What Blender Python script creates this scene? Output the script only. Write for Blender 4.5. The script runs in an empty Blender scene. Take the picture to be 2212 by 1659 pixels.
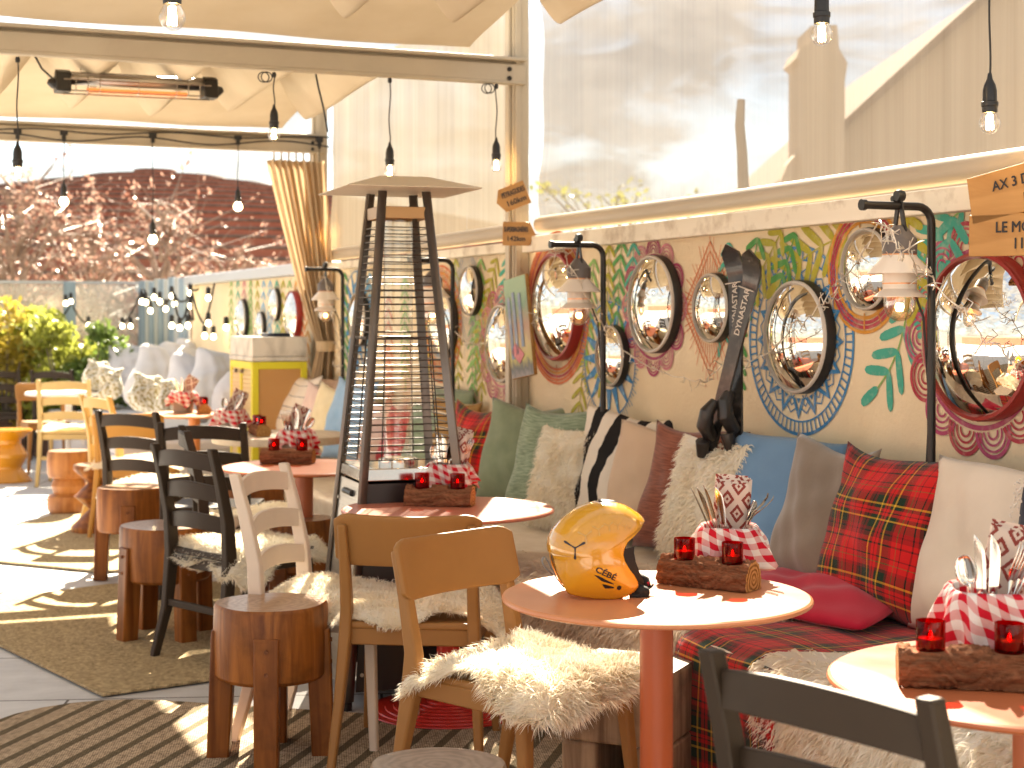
import bpy, bmesh, math, random
import numpy as np
from mathutils import Vector, Matrix, Euler
random.seed(7); rng = np.random.default_rng(11)
R = math.radians; PI = math.pi
sc = bpy.context.scene
COL = sc.collection
# ---------------------------------------------------------------- camera model (world x = towards the mural wall, y = along it)
TH = R(22.67); F = 3450.0; CX, HY, CZ = 1106.0, 685.0, 1.41
ST, CT = math.sin(TH), math.cos(TH)
FWD = Vector((ST, CT, 0)); RGT = Vector((CT, -ST, 0))
def ray(u, v):
    a = (u-CX)/F
    return Vector((ST+a*CT, CT-a*ST, (HY-v)/F))
EYE = Vector((0, 0, CZ))
def at(u, v, Y): return EYE+ray(u, v)*Y
def onx(u, v, x): d = ray(u, v); return EYE+d*(x/d.x)
def ony(u, v, y): d = ray(u, v); return EYE+d*(y/d.y)
def onz(u, v, z): d = ray(u, v); return EYE+d*((z-CZ)/d.z)
def depth(p): return p.x*ST+p.y*CT
def cam(X, Y, z=0): return Vector((X*CT+Y*ST, -X*ST+Y*CT, z))   # right / forward metres to world
def hd(deg): return TH+R(deg)      # heading: degrees right of the view axis, as angle from +y towards +x

# ---------------------------------------------------------------- mesh builder
class MB:
    def __init__(s): s.v=[]; s.f=[]; s.m=[]; s.uv=None; s.uvs=[]
    def add(s, v, f, mi=0, uv=None):
        o=len(s.v); s.v += [tuple(p) for p in v]; s.f += [tuple(i+o for i in q) for q in f]; s.m += [mi]*len(f)
        s.uvs += list(uv) if uv is not None else [(0.0,0.0)]*len(v)
        return s
    def box(s, c, d, rot=None, mi=0, taper=1.0):
        c=Vector(c); hx,hy,hz=d[0]/2,d[1]/2,d[2]/2
        P=[Vector((x*hx*(taper if z<0 else 1),y*hy*(taper if z<0 else 1),z*hz)) for z in(-1,1) for y in(-1,1) for x in(-1,1)]
        if rot is not None: P=[rot@p for p in P]
        return s.add([c+p for p in P],[(0,2,3,1),(4,5,7,6),(0,1,5,4),(2,6,7,3),(0,4,6,2),(1,3,7,5)],mi)
    def bar(s, p, q, w, h=None, w2=None, h2=None, up=(0,0,1), mi=0):
        p=Vector(p);q=Vector(q); h=w if h is None else h; w2=w if w2 is None else w2; h2=h if h2 is None else h2
        d=(q-p).normalized(); up=Vector(up)
        if abs(d.dot(up))>.99: up=Vector((0,1,0))
        x=d.cross(up).normalized(); y=x.cross(d)
        P=[p-x*w/2-y*h/2,p+x*w/2-y*h/2,p+x*w/2+y*h/2,p-x*w/2+y*h/2,q-x*w2/2-y*h2/2,q+x*w2/2-y*h2/2,q+x*w2/2+y*h2/2,q-x*w2/2+y*h2/2]
        return s.add(P,[(3,2,1,0),(4,5,6,7),(0,1,5,4),(1,2,6,5),(2,3,7,6),(3,0,4,7)],mi)
    def tube(s, path, r, n=8, mi=0, caps=True, flat=1.0):
        path=[Vector(p) for p in path]; k=len(path)
        rr=[r]*k if not hasattr(r,'__len__') else list(r)
        V=[];Fc=[]; px=None
        for i,p in enumerate(path):
            d=(path[min(i+1,k-1)]-path[max(i-1,0)]).normalized()
            if px is None:
                a=Vector((0,0,1)) if abs(d.z)<.9 else Vector((0,1,0))
                x=d.cross(a).normalized()
            else:
                x=(px-d*px.dot(d)); x=x.normalized() if x.length>1e-6 else d.orthogonal().normalized()
            px=x; y=d.cross(x)
            for j in range(n):
                t=2*PI*j/n; V.append(p+x*math.cos(t)*rr[i]+y*math.sin(t)*rr[i]*flat)
        for i in range(k-1):
            for j in range(n):
                a=i*n+j;b=i*n+(j+1)%n; Fc.append((a,b,b+n,a+n))
        if caps: Fc.append(tuple(range(n-1,-1,-1))); Fc.append(tuple((k-1)*n+j for j in range(n)))
        return s.add(V,Fc,mi)
    def lathe(s, prof, n=32, M=None, mi=0, caps=True, mtop=None, wob=0.0, ph=0.0):
        V=[];Fc=[];k=len(prof); M=M or Matrix()
        for (r,z) in prof:
            for j in range(n):
                t=2*PI*j/n; q=r*(1+wob*math.sin(3*t+ph)+wob*.6*math.sin(5*t+1+ph)); V.append(M@Vector((q*math.cos(t),q*math.sin(t),z)))
        for i in range(k-1):
            for j in range(n):
                a=i*n+j;b=i*n+(j+1)%n; Fc.append((a,b,b+n,a+n))
        s.add(V,Fc,mi)
        if caps:
            if prof[0][0]>1e-5: s.add(V[:n],[tuple(range(n-1,-1,-1))],mi)
            if prof[-1][0]>1e-5: s.add(V[-n:],[tuple(range(n))],mi if mtop is None else mtop)
        return s
    def sheet(s, P, uv=None, mi=0, close_u=False):
        nu=len(P);nv=len(P[0]);V=[p for row in P for p in row];Fc=[]
        for i in range(nu if close_u else nu-1):
            for j in range(nv-1):
                a=i*nv+j;b=((i+1)%nu)*nv+j; Fc.append((a,b,b+1,a+1))
        U=None
        if uv is not None: U=[q for row in uv for q in row]
        return s.add(V,Fc,mi,U)
    def prism(s, poly, t, M=None, mi=0):
        M=M or Matrix(); n=len(poly)
        V=[M@Vector((x,y,-t/2)) for x,y in poly]+[M@Vector((x,y,t/2)) for x,y in poly]
        Fc=[tuple(range(n-1,-1,-1)),tuple(range(n,2*n))]+[(i,(i+1)%n,n+(i+1)%n,n+i) for i in range(n)]
        return s.add(V,Fc,mi)
    def build(s, name, mat, parent=None, smooth=True, ang=40, bevel=0, bseg=2, solid=0, sub=0, merge=False, soff=0):
        me=bpy.data.meshes.new(name); me.from_pydata([tuple(p) for p in s.v],[],s.f)
        mats=mat if isinstance(mat,(list,tuple)) else [mat]
        for m in mats: me.materials.append(m)
        if len(mats)>1: me.polygons.foreach_set('material_index',s.m)
        if any(u!=(0.0,0.0) for u in s.uvs[:400]) or any(u!=(0.0,0.0) for u in s.uvs[-50:]):
            ul=me.uv_layers.new(name='UVMap'); li=np.empty(len(me.loops),dtype=np.int32); me.loops.foreach_get('vertex_index',li)
            ul.data.foreach_set('uv',np.asarray(s.uvs,dtype=np.float32)[li].ravel())
        if merge:
            b=bmesh.new(); b.from_mesh(me); bmesh.ops.remove_doubles(b,verts=b.verts,dist=1e-5); bmesh.ops.recalc_face_normals(b,faces=b.faces); b.to_mesh(me); b.free()
        if smooth:
            me.polygons.foreach_set('use_smooth',[True]*len(me.polygons))
            if ang<180 and hasattr(me,'set_sharp_from_angle'): me.set_sharp_from_angle(angle=R(ang))
        me.update()
        o=bpy.data.objects.new(name,me); COL.objects.link(o)
        if parent is not None: o.parent=parent
        if solid: q=o.modifiers.new('Solidify','SOLIDIFY'); q.thickness=solid; q.offset=soff
        if bevel: q=o.modifiers.new('Bevel','BEVEL'); q.width=bevel; q.segments=bseg; q.limit_method='ANGLE'; q.angle_limit=R(35)
        if sub: q=o.modifiers.new('Subsurf','SUBSURF'); q.levels=sub; q.render_levels=sub
        return o
def tag(o, label=None, cat=None, group=None, kind=None):
    if label: o['label']=label
    if cat: o['category']=cat
    if group: o['group']=group
    if kind: o['kind']=kind
    return o
def thing(name, label, cat, loc=(0,0,0), rz=0.0, group=None):
    o=bpy.data.objects.new(name,None); COL.objects.link(o); o.location=loc; o.rotation_euler=(0,0,rz); o.empty_display_size=.1
    return tag(o,label,cat,group)
def copy_tree(o, parent=None):
    c=o.copy(); COL.objects.link(c); c.parent=parent
    for ch in list(o.children): copy_tree(ch,c)
    return c
def dup(o, loc, rz, label, group=None):
    c=copy_tree(o); c.location=loc; c.rotation_euler=(0,0,rz); c['label']=label
    if group: c['group']=group
    return c
def frame(o, x, y, z=None):
    x=Vector(x).normalized(); y=Vector(y); z=x.cross(y).normalized(); y=z.cross(x)
    M=Matrix((x,y,z)).transposed().to_4x4(); M.translation=Vector(o); return M
def text_geo(t, size, bold=0.0, ext=0.0):
    cu=bpy.data.curves.new('lettering','FONT'); cu.body=t; cu.size=size; cu.align_x='CENTER'; cu.align_y='CENTER'; cu.offset=bold*size; cu.resolution_u=3
    ob=bpy.data.objects.new('lettering',cu); COL.objects.link(ob)
    me=bpy.data.meshes.new_from_object(ob.evaluated_get(bpy.context.evaluated_depsgraph_get()))
    V=[Vector(v.co) for v in me.vertices]; Fc=[tuple(p.vertices) for p in me.polygons]
    bpy.data.objects.remove(ob); bpy.data.curves.remove(cu); bpy.data.meshes.remove(me)
    return V,Fc

# ---------------------------------------------------------------- materials
def nodes(name):
    m=bpy.data.materials.new(name); m.use_nodes=True; nt=m.node_tree
    for n in list(nt.nodes): nt.nodes.remove(n)
    return m,nt,nt.nodes,nt.links
def ramp(N,L,fac,stops,interp='LINEAR'):
    r=N.new('ShaderNodeValToRGB'); r.color_ramp.interpolation=interp; e=r.color_ramp.elements
    while len(e)<len(stops): e.new(.5)
    for i,(p,c) in enumerate(stops):
        e[i].position=p
    for i,(p,c) in enumerate(stops): e[i].color=(*c,1) if len(c)==3 else c
    L.new(fac,r.inputs[0]); return r.outputs[0]
def mth(N,L,op,a,b=None,c=None):
    n=N.new('ShaderNodeMath'); n.operation=op
    for i,q in enumerate((a,b,c)):
        if q is None: continue
        if isinstance(q,(int,float)): n.inputs[i].default_value=q
        else: L.new(q,n.inputs[i])
    return n.outputs[0]
def noise(N,L,vec,scale,detail=4,rough=.55,dist=0):
    n=N.new('ShaderNodeTexNoise'); n.inputs['Scale'].default_value=scale; n.inputs['Detail'].default_value=detail; n.inputs['Roughness'].default_value=rough; n.inputs['Distortion'].default_value=dist
    if vec is not None: L.new(vec,n.inputs['Vector'])
    return n.outputs['Fac']
def mapping(N,L,coord='Object',scale=(1,1,1),rot=(0,0,0),loc=(0,0,0)):
    t=N.new('ShaderNodeTexCoord'); mp=N.new('ShaderNodeMapping'); mp.inputs['Scale'].default_value=scale; mp.inputs['Rotation'].default_value=rot; mp.inputs['Location'].default_value=loc
    L.new(t.outputs[coord],mp.inputs[0]); return mp.outputs[0]
def mixc(N,L,fac,a,b):
    n=N.new('ShaderNodeMix'); n.data_type='RGBA'
    for i,q in ((0,fac),(6,a),(7,b)):
        if isinstance(q,(int,float)): n.inputs[i].default_value=q
        elif isinstance(q,tuple): n.inputs[i].default_value=(*q,1) if len(q)==3 else q
        else: L.new(q,n.inputs[i])
    return n.outputs[2]
def surface(m,nt,N,L,col,rough=.5,metal=0,spec=.5,coat=0,transl=0,bump=None,bstr=.3,bdist=.002,sheen=0,transp=0,alpha=None,trcol=None):
    p=N.new('ShaderNodeBsdfPrincipled'); out=N.new('ShaderNodeOutputMaterial')
    if isinstance(col,tuple): p.inputs['Base Color'].default_value=(*col,1)
    else: L.new(col,p.inputs['Base Color'])
    if isinstance(rough,(int,float)): p.inputs['Roughness'].default_value=rough
    else: L.new(rough,p.inputs['Roughness'])
    p.inputs['Metallic'].default_value=metal; p.inputs['Specular IOR Level'].default_value=spec; p.inputs['Coat Weight'].default_value=coat; p.inputs['Coat Roughness'].default_value=.05
    if sheen: p.inputs['Sheen Weight'].default_value=sheen; p.inputs['Sheen Roughness'].default_value=.5
    if bump is not None:
        b=N.new('ShaderNodeBump'); b.inputs['Strength'].default_value=bstr; b.inputs['Distance'].default_value=bdist; L.new(bump,b.inputs['Height']); L.new(b.outputs[0],p.inputs['Normal'])
    s=p.outputs[0]
    if transl:
        t=N.new('ShaderNodeBsdfTranslucent'); mx=N.new('ShaderNodeMixShader'); mx.inputs[0].default_value=transl
        if trcol: t.inputs[0].default_value=(*trcol,1)
        elif isinstance(col,tuple): t.inputs[0].default_value=(*col,1)
        else: L.new(col,t.inputs[0])
        L.new(s,mx.inputs[1]); L.new(t.outputs[0],mx.inputs[2]); s=mx.outputs[0]
    if transp:
        t=N.new('ShaderNodeBsdfTransparent'); mx=N.new('ShaderNodeMixShader')
        if isinstance(transp,(int,float)): mx.inputs[0].default_value=transp
        else: L.new(transp,mx.inputs[0])
        L.new(s,mx.inputs[1]); L.new(t.outputs[0],mx.inputs[2]); s=mx.outputs[0]
    L.new(s,out.inputs[0]); return m
def mk(name,c1,c2=None,rough=.5,metal=0,scale=6,stretch=(1,1,1),detail=5,rp=(.35,.65),bscale=0,bstr=.3,bdist=.002,spec=.5,coat=0,transl=0,coord='Object',sheen=0,dist=0,rot=(0,0,0),rvar=0,dirt=None):
    m,nt,N,L=nodes(name)
    if c2 is None and not bscale and not rvar: return surface(m,nt,N,L,tuple(c1),rough,metal,spec,coat,transl,sheen=sheen)
    vec=mapping(N,L,coord,stretch,rot); col=tuple(c1); fac=noise(N,L,vec,scale,detail,dist=dist)
    if c2 is not None: col=ramp(N,L,fac,[(rp[0],c1),(rp[1],c2)])
    if dirt:
        f2=noise(N,L,mapping(N,L,coord),dirt[0],6,.6); g=ramp(N,L,f2,[(.5,(0,0,0)),(.72,(1,1,1))]); col=mixc(N,L,mth(N,L,'MULTIPLY',g,dirt[1]),col,dirt[2])
    b=None
    if bscale: b=noise(N,L,mapping(N,L,coord,stretch,rot),bscale,6,.6)
    rg=rough
    if rvar: rg=mth(N,L,'ADD',mth(N,L,'MULTIPLY',noise(N,L,mapping(N,L,coord),scale*1.7,5),rvar),rough-rvar*.5)
    return surface(m,nt,N,L,col,rg,metal,spec,coat,transl,b,bstr,bdist,sheen)
def emit(name,c,st):
    m,nt,N,L=nodes(name); e=N.new('ShaderNodeEmission'); e.inputs[0].default_value=(*c,1); e.inputs[1].default_value=st; o=N.new('ShaderNodeOutputMaterial'); L.new(e.outputs[0],o.inputs[0]); return m
def glass(name,tint=(1,1,1),gl=.12,rough=.02,fres=.55):
    m,nt,N,L=nodes(name); t=N.new('ShaderNodeBsdfTransparent'); t.inputs[0].default_value=(*tint,1); g=N.new('ShaderNodeBsdfGlossy'); g.inputs['Roughness'].default_value=rough
    mx=N.new('ShaderNodeMixShader'); o=N.new('ShaderNodeOutputMaterial')
    lw=N.new('ShaderNodeLayerWeight'); lw.inputs[0].default_value=.35
    L.new(mth(N,L,'MINIMUM',mth(N,L,'ADD',mth(N,L,'MULTIPLY',lw.outputs['Facing'],fres),gl*.5),.9),mx.inputs[0])
    L.new(t.outputs[0],mx.inputs[1]); L.new(g.outputs[0],mx.inputs[2]); L.new(mx.outputs[0],o.inputs[0]); return m
def uvsplit(N,L):
    t=N.new('ShaderNodeTexCoord'); s=N.new('ShaderNodeSeparateXYZ'); L.new(t.outputs['UV'],s.inputs[0]); return s.outputs[0],s.outputs[1]
def fr(N,L,x,k,o=0.0): return mth(N,L,'FRACT',mth(N,L,'MULTIPLY_ADD',x,k,o))
def weave(N,L,k=1200):
    u,v=uvsplit(N,L); return mth(N,L,'MULTIPLY',mth(N,L,'SINE',mth(N,L,'MULTIPLY',u,k)),mth(N,L,'SINE',mth(N,L,'MULTIPLY',v,k)))
def gingham(name,period=.034,ca=(.62,.012,.03),cb=(.86,.80,.74)):
    m,nt,N,L=nodes(name); u,v=uvsplit(N,L)
    A=ramp(N,L,fr(N,L,u,1/period),[(0,ca),(.5,cb)],'CONSTANT'); B=ramp(N,L,fr(N,L,v,1/period),[(0,ca),(.5,cb)],'CONSTANT')
    f=noise(N,L,mapping(N,L,'UV',(1,1,1)),60,3); col=mixc(N,L,mth(N,L,'MULTIPLY_ADD',f,.3,.35),A,B)
    return surface(m,nt,N,L,col,.85,0,.2,0,.15,weave(N,L,2200),.25,.001)
def tartan(name,period=.17,gain=1.0):
    m,nt,N,L=nodes(name); u,v=uvsplit(N,L); g=gain
    rd=(.62*g,.012*g,.012*g);gr=(.008*g,.028*g,.012*g);ye=(.72*g,.42*g,.03*g);bk=(.008,.008,.008);dr=(.2*g,.01*g,.01*g);lg=(.1*g,.16*g,.03*g)
    st=[(0,rd),(.07,bk),(.09,rd),(.15,dr),(.205,bk),(.23,dr),(.27,gr),(.37,bk),(.385,ye),(.41,gr),(.46,rd),(.50,bk),(.515,rd),(.555,gr),(.605,ye),(.63,bk),(.645,gr),(.74,dr),(.78,rd),(.85,lg),(.862,rd),(.92,bk),(.935,rd)]
    A=ramp(N,L,fr(N,L,u,1/period),st,'CONSTANT'); B=ramp(N,L,fr(N,L,v,1/period,.2),st,'CONSTANT')
    tw=fr(N,L,mth(N,L,'ADD',u,v),1/.0034); f=mth(N,L,'MULTIPLY_ADD',mth(N,L,'GREATER_THAN',tw,.5),.3,.35)
    return surface(m,nt,N,L,mixc(N,L,f,A,B),.9,0,.15,0,0,weave(N,L,1800),.3,.001,sheen=.2)
def bandcloth(name,stops,period,axis='u',wob=0.0,rough=.9,wscale=9,transl=0):
    m,nt,N,L=nodes(name); u,v=uvsplit(N,L); x,y=(u,v) if axis=='u' else (v,u)
    if wob: x=mth(N,L,'ADD',x,mth(N,L,'MULTIPLY',mth(N,L,'SUBTRACT',noise(N,L,mapping(N,L,'UV',(1,1,1)),wscale,2),.5),wob))
    return surface(m,nt,N,L,ramp(N,L,fr(N,L,x,1/period),stops,'CONSTANT'),rough,0,.15,0,transl,weave(N,L,1700),.25,.001)
def fabric(name,c1,c2,scale=14,stretch=(1,1,1),rp=(.3,.7),rough=.92,bscale=120,bstr=.25,sheen=.25,transl=0):
    return mk(name,c1,c2,rough,0,scale,stretch,6,rp,bscale,bstr,.002,.15,0,transl,'UV',sheen)
# ---------------------------------------------------------------- camera, sky, sun
cd=bpy.data.cameras.new('camera'); co=bpy.data.objects.new('camera',cd); COL.objects.link(co); sc.camera=co
co.location=EYE; co.rotation_euler=(R(90),0,-TH); cd.sensor_width=36; cd.lens=36*F/2212; cd.shift_y=(HY-829.5)/2212; cd.clip_start=.05; cd.clip_end=3000
cd.dof.use_dof=True; cd.dof.focus_distance=4.15; cd.dof.aperture_fstop=5.4; cd.dof.aperture_blades=0
SUN_AZ=R(27.0); SUN_EL=R(36.5)
w=bpy.data.worlds.new('World'); sc.world=w; w.use_nodes=True; nt=w.node_tree; N,L=nt.nodes,nt.links
for n in list(N): N.remove(n)
sky=N.new('ShaderNodeTexSky'); sky.sky_type='NISHITA'; sky.sun_disc=False; sky.sun_elevation=SUN_EL; sky.sun_rotation=SUN_AZ; sky.air_density=1.0; sky.dust_density=.15; sky.altitude=150
tc=N.new('ShaderNodeTexCoord'); mp=N.new('ShaderNodeMapping'); mp.inputs['Scale'].default_value=(1,1,2.6); L.new(tc.outputs['Generated'],mp.inputs[0])
nz=noise(N,L,mp.outputs[0],7.5,8,.62,.6); cm=ramp(N,L,nz,[(.34,(0,0,0)),(.54,(1,1,1))])
sh=noise(N,L,mp.outputs[0],9.0,6,.6,.4); cc=ramp(N,L,sh,[(.36,(2.1,1.95,1.72)),(.66,(4.3,3.95,3.4))])
bg=N.new('ShaderNodeBackground'); bg.inputs[1].default_value=.05; wo=N.new('ShaderNodeOutputWorld')
L.new(mixc(N,L,mth(N,L,'MULTIPLY_ADD',cm,.6,.32),sky.outputs[0],cc),bg.inputs[0]); L.new(bg.outputs[0],wo.inputs[0])
sd=bpy.data.lights.new('sun','SUN'); so=bpy.data.objects.new('sun',sd); COL.objects.link(so); sd.energy=4.9; sd.angle=R(.55); sd.color=(1,.86,.66)
sv=Vector((math.sin(SUN_AZ)*math.cos(SUN_EL),math.cos(SUN_AZ)*math.cos(SUN_EL),math.sin(SUN_EL))); so.rotation_euler=sv.to_track_quat('Z','Y').to_euler(); so.location=(6,12,14)
sc.view_settings.view_transform='Standard'; sc.view_settings.look='None'; sc.view_settings.exposure=2.85; sc.view_settings.gamma=1
cy=sc.cycles; cy.use_denoising=True; cy.max_bounces=9; cy.diffuse_bounces=4; cy.glossy_bounces=4; cy.transmission_bounces=6; cy.transparent_max_bounces=16; cy.caustics_reflective=False; cy.caustics_refractive=False; cy.sample_clamp_indirect=8; cy.blur_glossy=.6
try: cy.denoiser='OPENIMAGEDENOISE'
except Exception: pass

# ---------------------------------------------------------------- materials
cream=(.78,.66,.50)
M={}
M['plaster']=mk('plaster',(.70,.57,.37),(.77,.64,.43),.85,scale=2.2,bscale=55,bstr=.35,bdist=.006,dirt=(1.3,.35,(.55,.43,.31)))
M['frame']=mk('painted_frame',(.44,.375,.275),(.50,.43,.32),.5,scale=3,dirt=(7,.4,(.42,.34,.25)))
M['steel_dark']=mk('dark_steel',(.018,.015,.013),None,.35,.3)
M['black']=mk('black_plastic',(.012,.011,.011),None,.4)
M['cable']=mk('cable_black',(.015,.014,.014),None,.6)
M['plank']=mk('painted_plank',(.70,.63,.50),(.78,.71,.58),.7,scale=3,stretch=(1,.25,3),dirt=(9,.8,(.36,.27,.18)))
M['tile']=None
def tile():
    m,nt,N,L=nodes('paving'); v=mapping(N,L,'Object',(1,1,1),(0,0,R(18)))
    b=N.new('ShaderNodeTexBrick'); b.inputs['Scale'].default_value=1; b.inputs['Brick Width'].default_value=1.15; b.inputs['Row Height'].default_value=.75; b.inputs['Mortar Size'].default_value=.006; b.inputs['Mortar Smooth'].default_value=.2
    b.inputs['Color1'].default_value=(.54,.54,.545,1); b.inputs['Color2'].default_value=(.60,.60,.60,1); b.inputs['Mortar'].default_value=(.06,.05,.045,1); L.new(v,b.inputs[0])
    f=noise(N,L,mapping(N,L,'Object',(1,1.6,1),(0,0,R(18))),5,8,.7); d=ramp(N,L,f,[(.3,(.80,.80,.81)),(.7,(1.05,1.05,1.05))])
    mx=N.new('ShaderNodeMix'); mx.data_type='RGBA'; mx.blend_type='MULTIPLY'; mx.inputs[0].default_value=1; L.new(b.outputs[0],mx.inputs[6]); L.new(d,mx.inputs[7])
    return surface(m,nt,N,L,mx.outputs[2],.55,0,.4,0,0,f,.25,.003)
M['tile']=tile()
M['ground']=mk('earth_ground',(.16,.14,.11),(.24,.2,.16),.95,scale=.4)
def jute(name,a,b,rot=0,stripe=None):
    m,nt,N,L=nodes(name); v=mapping(N,L,'Object',(1,1,1),(0,0,rot)); s=N.new('ShaderNodeSeparateXYZ'); L.new(v,s.inputs[0]); x,y=s.outputs[0],s.outputs[1]
    k=mth(N,L,'MULTIPLY',mth(N,L,'SINE',mth(N,L,'MULTIPLY',x,520)),mth(N,L,'SINE',mth(N,L,'MULTIPLY_ADD',y,300,mth(N,L,'MULTIPLY',x,260))))
    f=noise(N,L,v,62,5,.75); f2=mth(N,L,'MULTIPLY_ADD',k,.17,f); col=ramp(N,L,f2,[(.36,tuple(c*.7 for c in a)),(.64,tuple(min(1,c*1.15) for c in b))])
    if stripe:
        xx=mth(N,L,'MULTIPLY_ADD',mth(N,L,'SUBTRACT',noise(N,L,v,5,2),.5),.012,x)
        sm=ramp(N,L,fr(N,L,xx,1/.098),[(0,(0,0,0)),(.68,(1,1,1))],'CONSTANT'); sm2=ramp(N,L,fr(N,L,xx,1/.098),[(0,(0,0,0)),(.28,(1,1,1)),(.32,(0,0,0))],'CONSTANT')
        d=ramp(N,L,f2,[(.3,stripe),(.72,tuple(c*2.1 for c in stripe))]); col=mixc(N,L,sm,col,d); col=mixc(N,L,mth(N,L,'MULTIPLY',sm2,.35),col,d)
    return surface(m,nt,N,L,col,.95,0,.1,0,0,f2,.6,.006)
M['jute']=jute('jute_rug',(.25,.18,.092),(.54,.42,.245),R(40)); M['jute2']=jute('jute_rug_pale',(.27,.21,.12),(.54,.44,.28),R(15))
M['stripe_rug']=jute('striped_rug',(.27,.20,.13),(.50,.39,.27),0,(.085,.066,.04))
# fabrics
M['canopy']=mk('canopy_cloth',(.50,.41,.285),(.55,.46,.33),.8,scale=3,transl=.03,coord='Object',spec=.1)
def screen(nm='screen_mesh',tb=.37,ca=(.205,.18,.148),cb=(.25,.222,.187)):
    m,nt,N,L=nodes(nm); u,v=uvsplit(N,L)
    f=noise(N,L,mapping(N,L,'UV',(9,.12,1)),2.2,5,.6); f2=noise(N,L,mapping(N,L,'UV',(30,.3,1)),3,3)
    col=ramp(N,L,mth(N,L,'MULTIPLY_ADD',f2,.25,mth(N,L,'MULTIPLY',f,.75)),[(.33,ca),(.62,cb)])
    tr=mth(N,L,'MULTIPLY_ADD',f,-.08,tb)
    return surface(m,nt,N,L,col,.7,0,.15,0,.34,transp=tr)
M['screen']=screen(); M['screen_dense']=screen('screen_mesh_dense',.17,(.30,.255,.19),(.37,.325,.25))
M['roll']=mk('roll_cloth',(.40,.33,.245),(.45,.38,.29),.5,scale=3,stretch=(2,.4,2))
M['curtain']=mk('linen_curtain',(.60,.46,.29),(.70,.55,.37),.9,scale=12,stretch=(3,3,.4),transl=.3,bscale=90,bstr=.2)
M['white_cotton']=fabric('white_cotton',(.50,.50,.53),(.56,.56,.59),5); M['patterned']=fabric('leaf_print_cotton',(.26,.21,.08),(.56,.54,.48),42,rp=(.44,.52))
M['bench_cloth']=mk('bench_cloth',(.68,.58,.45),(.76,.67,.54),.95,scale=20,bscale=150,bstr=.3)
M['sage']=fabric('sage_cotton',(.20,.25,.155),(.25,.30,.19)); M['green_weave']=fabric('green_slub',(.15,.22,.14),(.36,.44,.31),40,(.35,4,1),(.35,.62),bstr=.5)
M['blue']=fabric('blue_cotton',(.135,.25,.40),(.17,.30,.46),4); M['taupe']=fabric('taupe_velvet',(.17,.128,.092),(.235,.185,.135),4,sheen=.6); M['rust']=fabric('rust_slub',(.17,.05,.028),(.30,.10,.058),34,(.35,4,1),(.35,.6),bstr=.5)
M['beige']=fabric('beige_cotton',(.60,.44,.30),(.66,.49,.34),5); M['canvas']=fabric('canvas_white',(.68,.57,.44),(.75,.64,.51),5); M['navy']=fabric('navy_cotton',(.012,.018,.035),(.018,.024,.045)); M['crimson']=fabric('crimson_cotton',(.42,.008,.03),(.50,.012,.04),5)
M['pinkc']=fabric('pink_cotton',(.68,.50,.45),(.74,.56,.5)); M['yellowc']=fabric('cream_yellow_cotton',(.72,.61,.38),(.78,.67,.44)); M['skyblue']=fabric('pale_blue_cotton',(.24,.40,.60),(.30,.47,.68))
M['zebra']=bandcloth('black_white_stripes',[(0,(.80,.73,.62)),(.52,(.022,.02,.02))],.125,'u',.05)
M['ochre']=bandcloth('ochre_stripes',[(0,(.36,.21,.075)),(.62,(.74,.63,.47)),(.76,(.36,.21,.075))],.085,'v'); M['check']=bandcloth('white_lined',[(0,(.76,.69,.62)),(.94,(.13,.15,.2))],.095,'v'); M['folk']=bandcloth('terracotta_lines',[(0,(.72,.58,.48)),(.62,(.42,.20,.10))],.018,'v',.0)
M['tartan']=tartan('tartan_wool',.25,.95); M['tartan2']=tartan('tartan_wool_bright',.22,1.15); M['gingham']=gingham('gingham_cloth')
M['fur']=mk('sheep_fur',(.93,.84,.67),(.98,.94,.83),.9,scale=9,spec=.02,transl=.32); M['fur_dark']=mk('long_fur',(.66,.52,.39),(.86,.73,.58),.9,scale=7,spec=.05,transl=.25)
# woods
def trunkwood(name,a,b,scale=5,rough=.42,st=(9,9,.8)): return mk(name,a,b,rough,scale=scale,stretch=st,detail=7,rp=(.33,.68),bscale=scale*2.2,bstr=.5,bdist=.004,dirt=(7,.55,tuple(x*.45 for x in a)),dist=1.2,spec=.3)
M['teak']=trunkwood('teak_trunk',(.13,.035,.004),(.37,.13,.022),2.0); M['teak_leg']=trunkwood('teak_leg',(.13,.035,.004),(.32,.11,.02),1.6); M['graywood']=trunkwood('weathered_block',(.16,.095,.055),(.42,.29,.18),1.7,.75)
M['pale_stump']=trunkwood('pale_stump',(.30,.11,.03),(.50,.23,.07),1.2)
def ringtop(name,a,b,rough=.3):
    m,nt,N,L=nodes(name); w=N.new('ShaderNodeTexWave'); w.wave_type='RINGS'; w.rings_direction='Z'; w.inputs['Scale'].default_value=13; w.inputs['Distortion'].default_value=7; w.inputs['Detail'].default_value=4; w.inputs['Detail Scale'].default_value=1.6
    L.new(mapping(N,L,'Object',(1,1,.2)),w.inputs[0]); f=noise(N,L,mapping(N,L,'Object',(1,1,1)),26,6)
    return surface(m,nt,N,L,ramp(N,L,mth(N,L,'MULTIPLY_ADD',f,.72,mth(N,L,'MULTIPLY',w.outputs['Fac'],.28)),[(.25,a),(.75,b)]),rough,0,.5,.25,0,f,.2,.002)
M['ring']=ringtop('ring_top',(.22,.105,.05),(.44,.27,.16)); M['ring_gray']=ringtop('ring_top_gray',(.2,.15,.115),(.33,.255,.195),.5); M['ring_log']=ringtop('log_end',(.34,.17,.06),(.62,.38,.17),.8)
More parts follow.
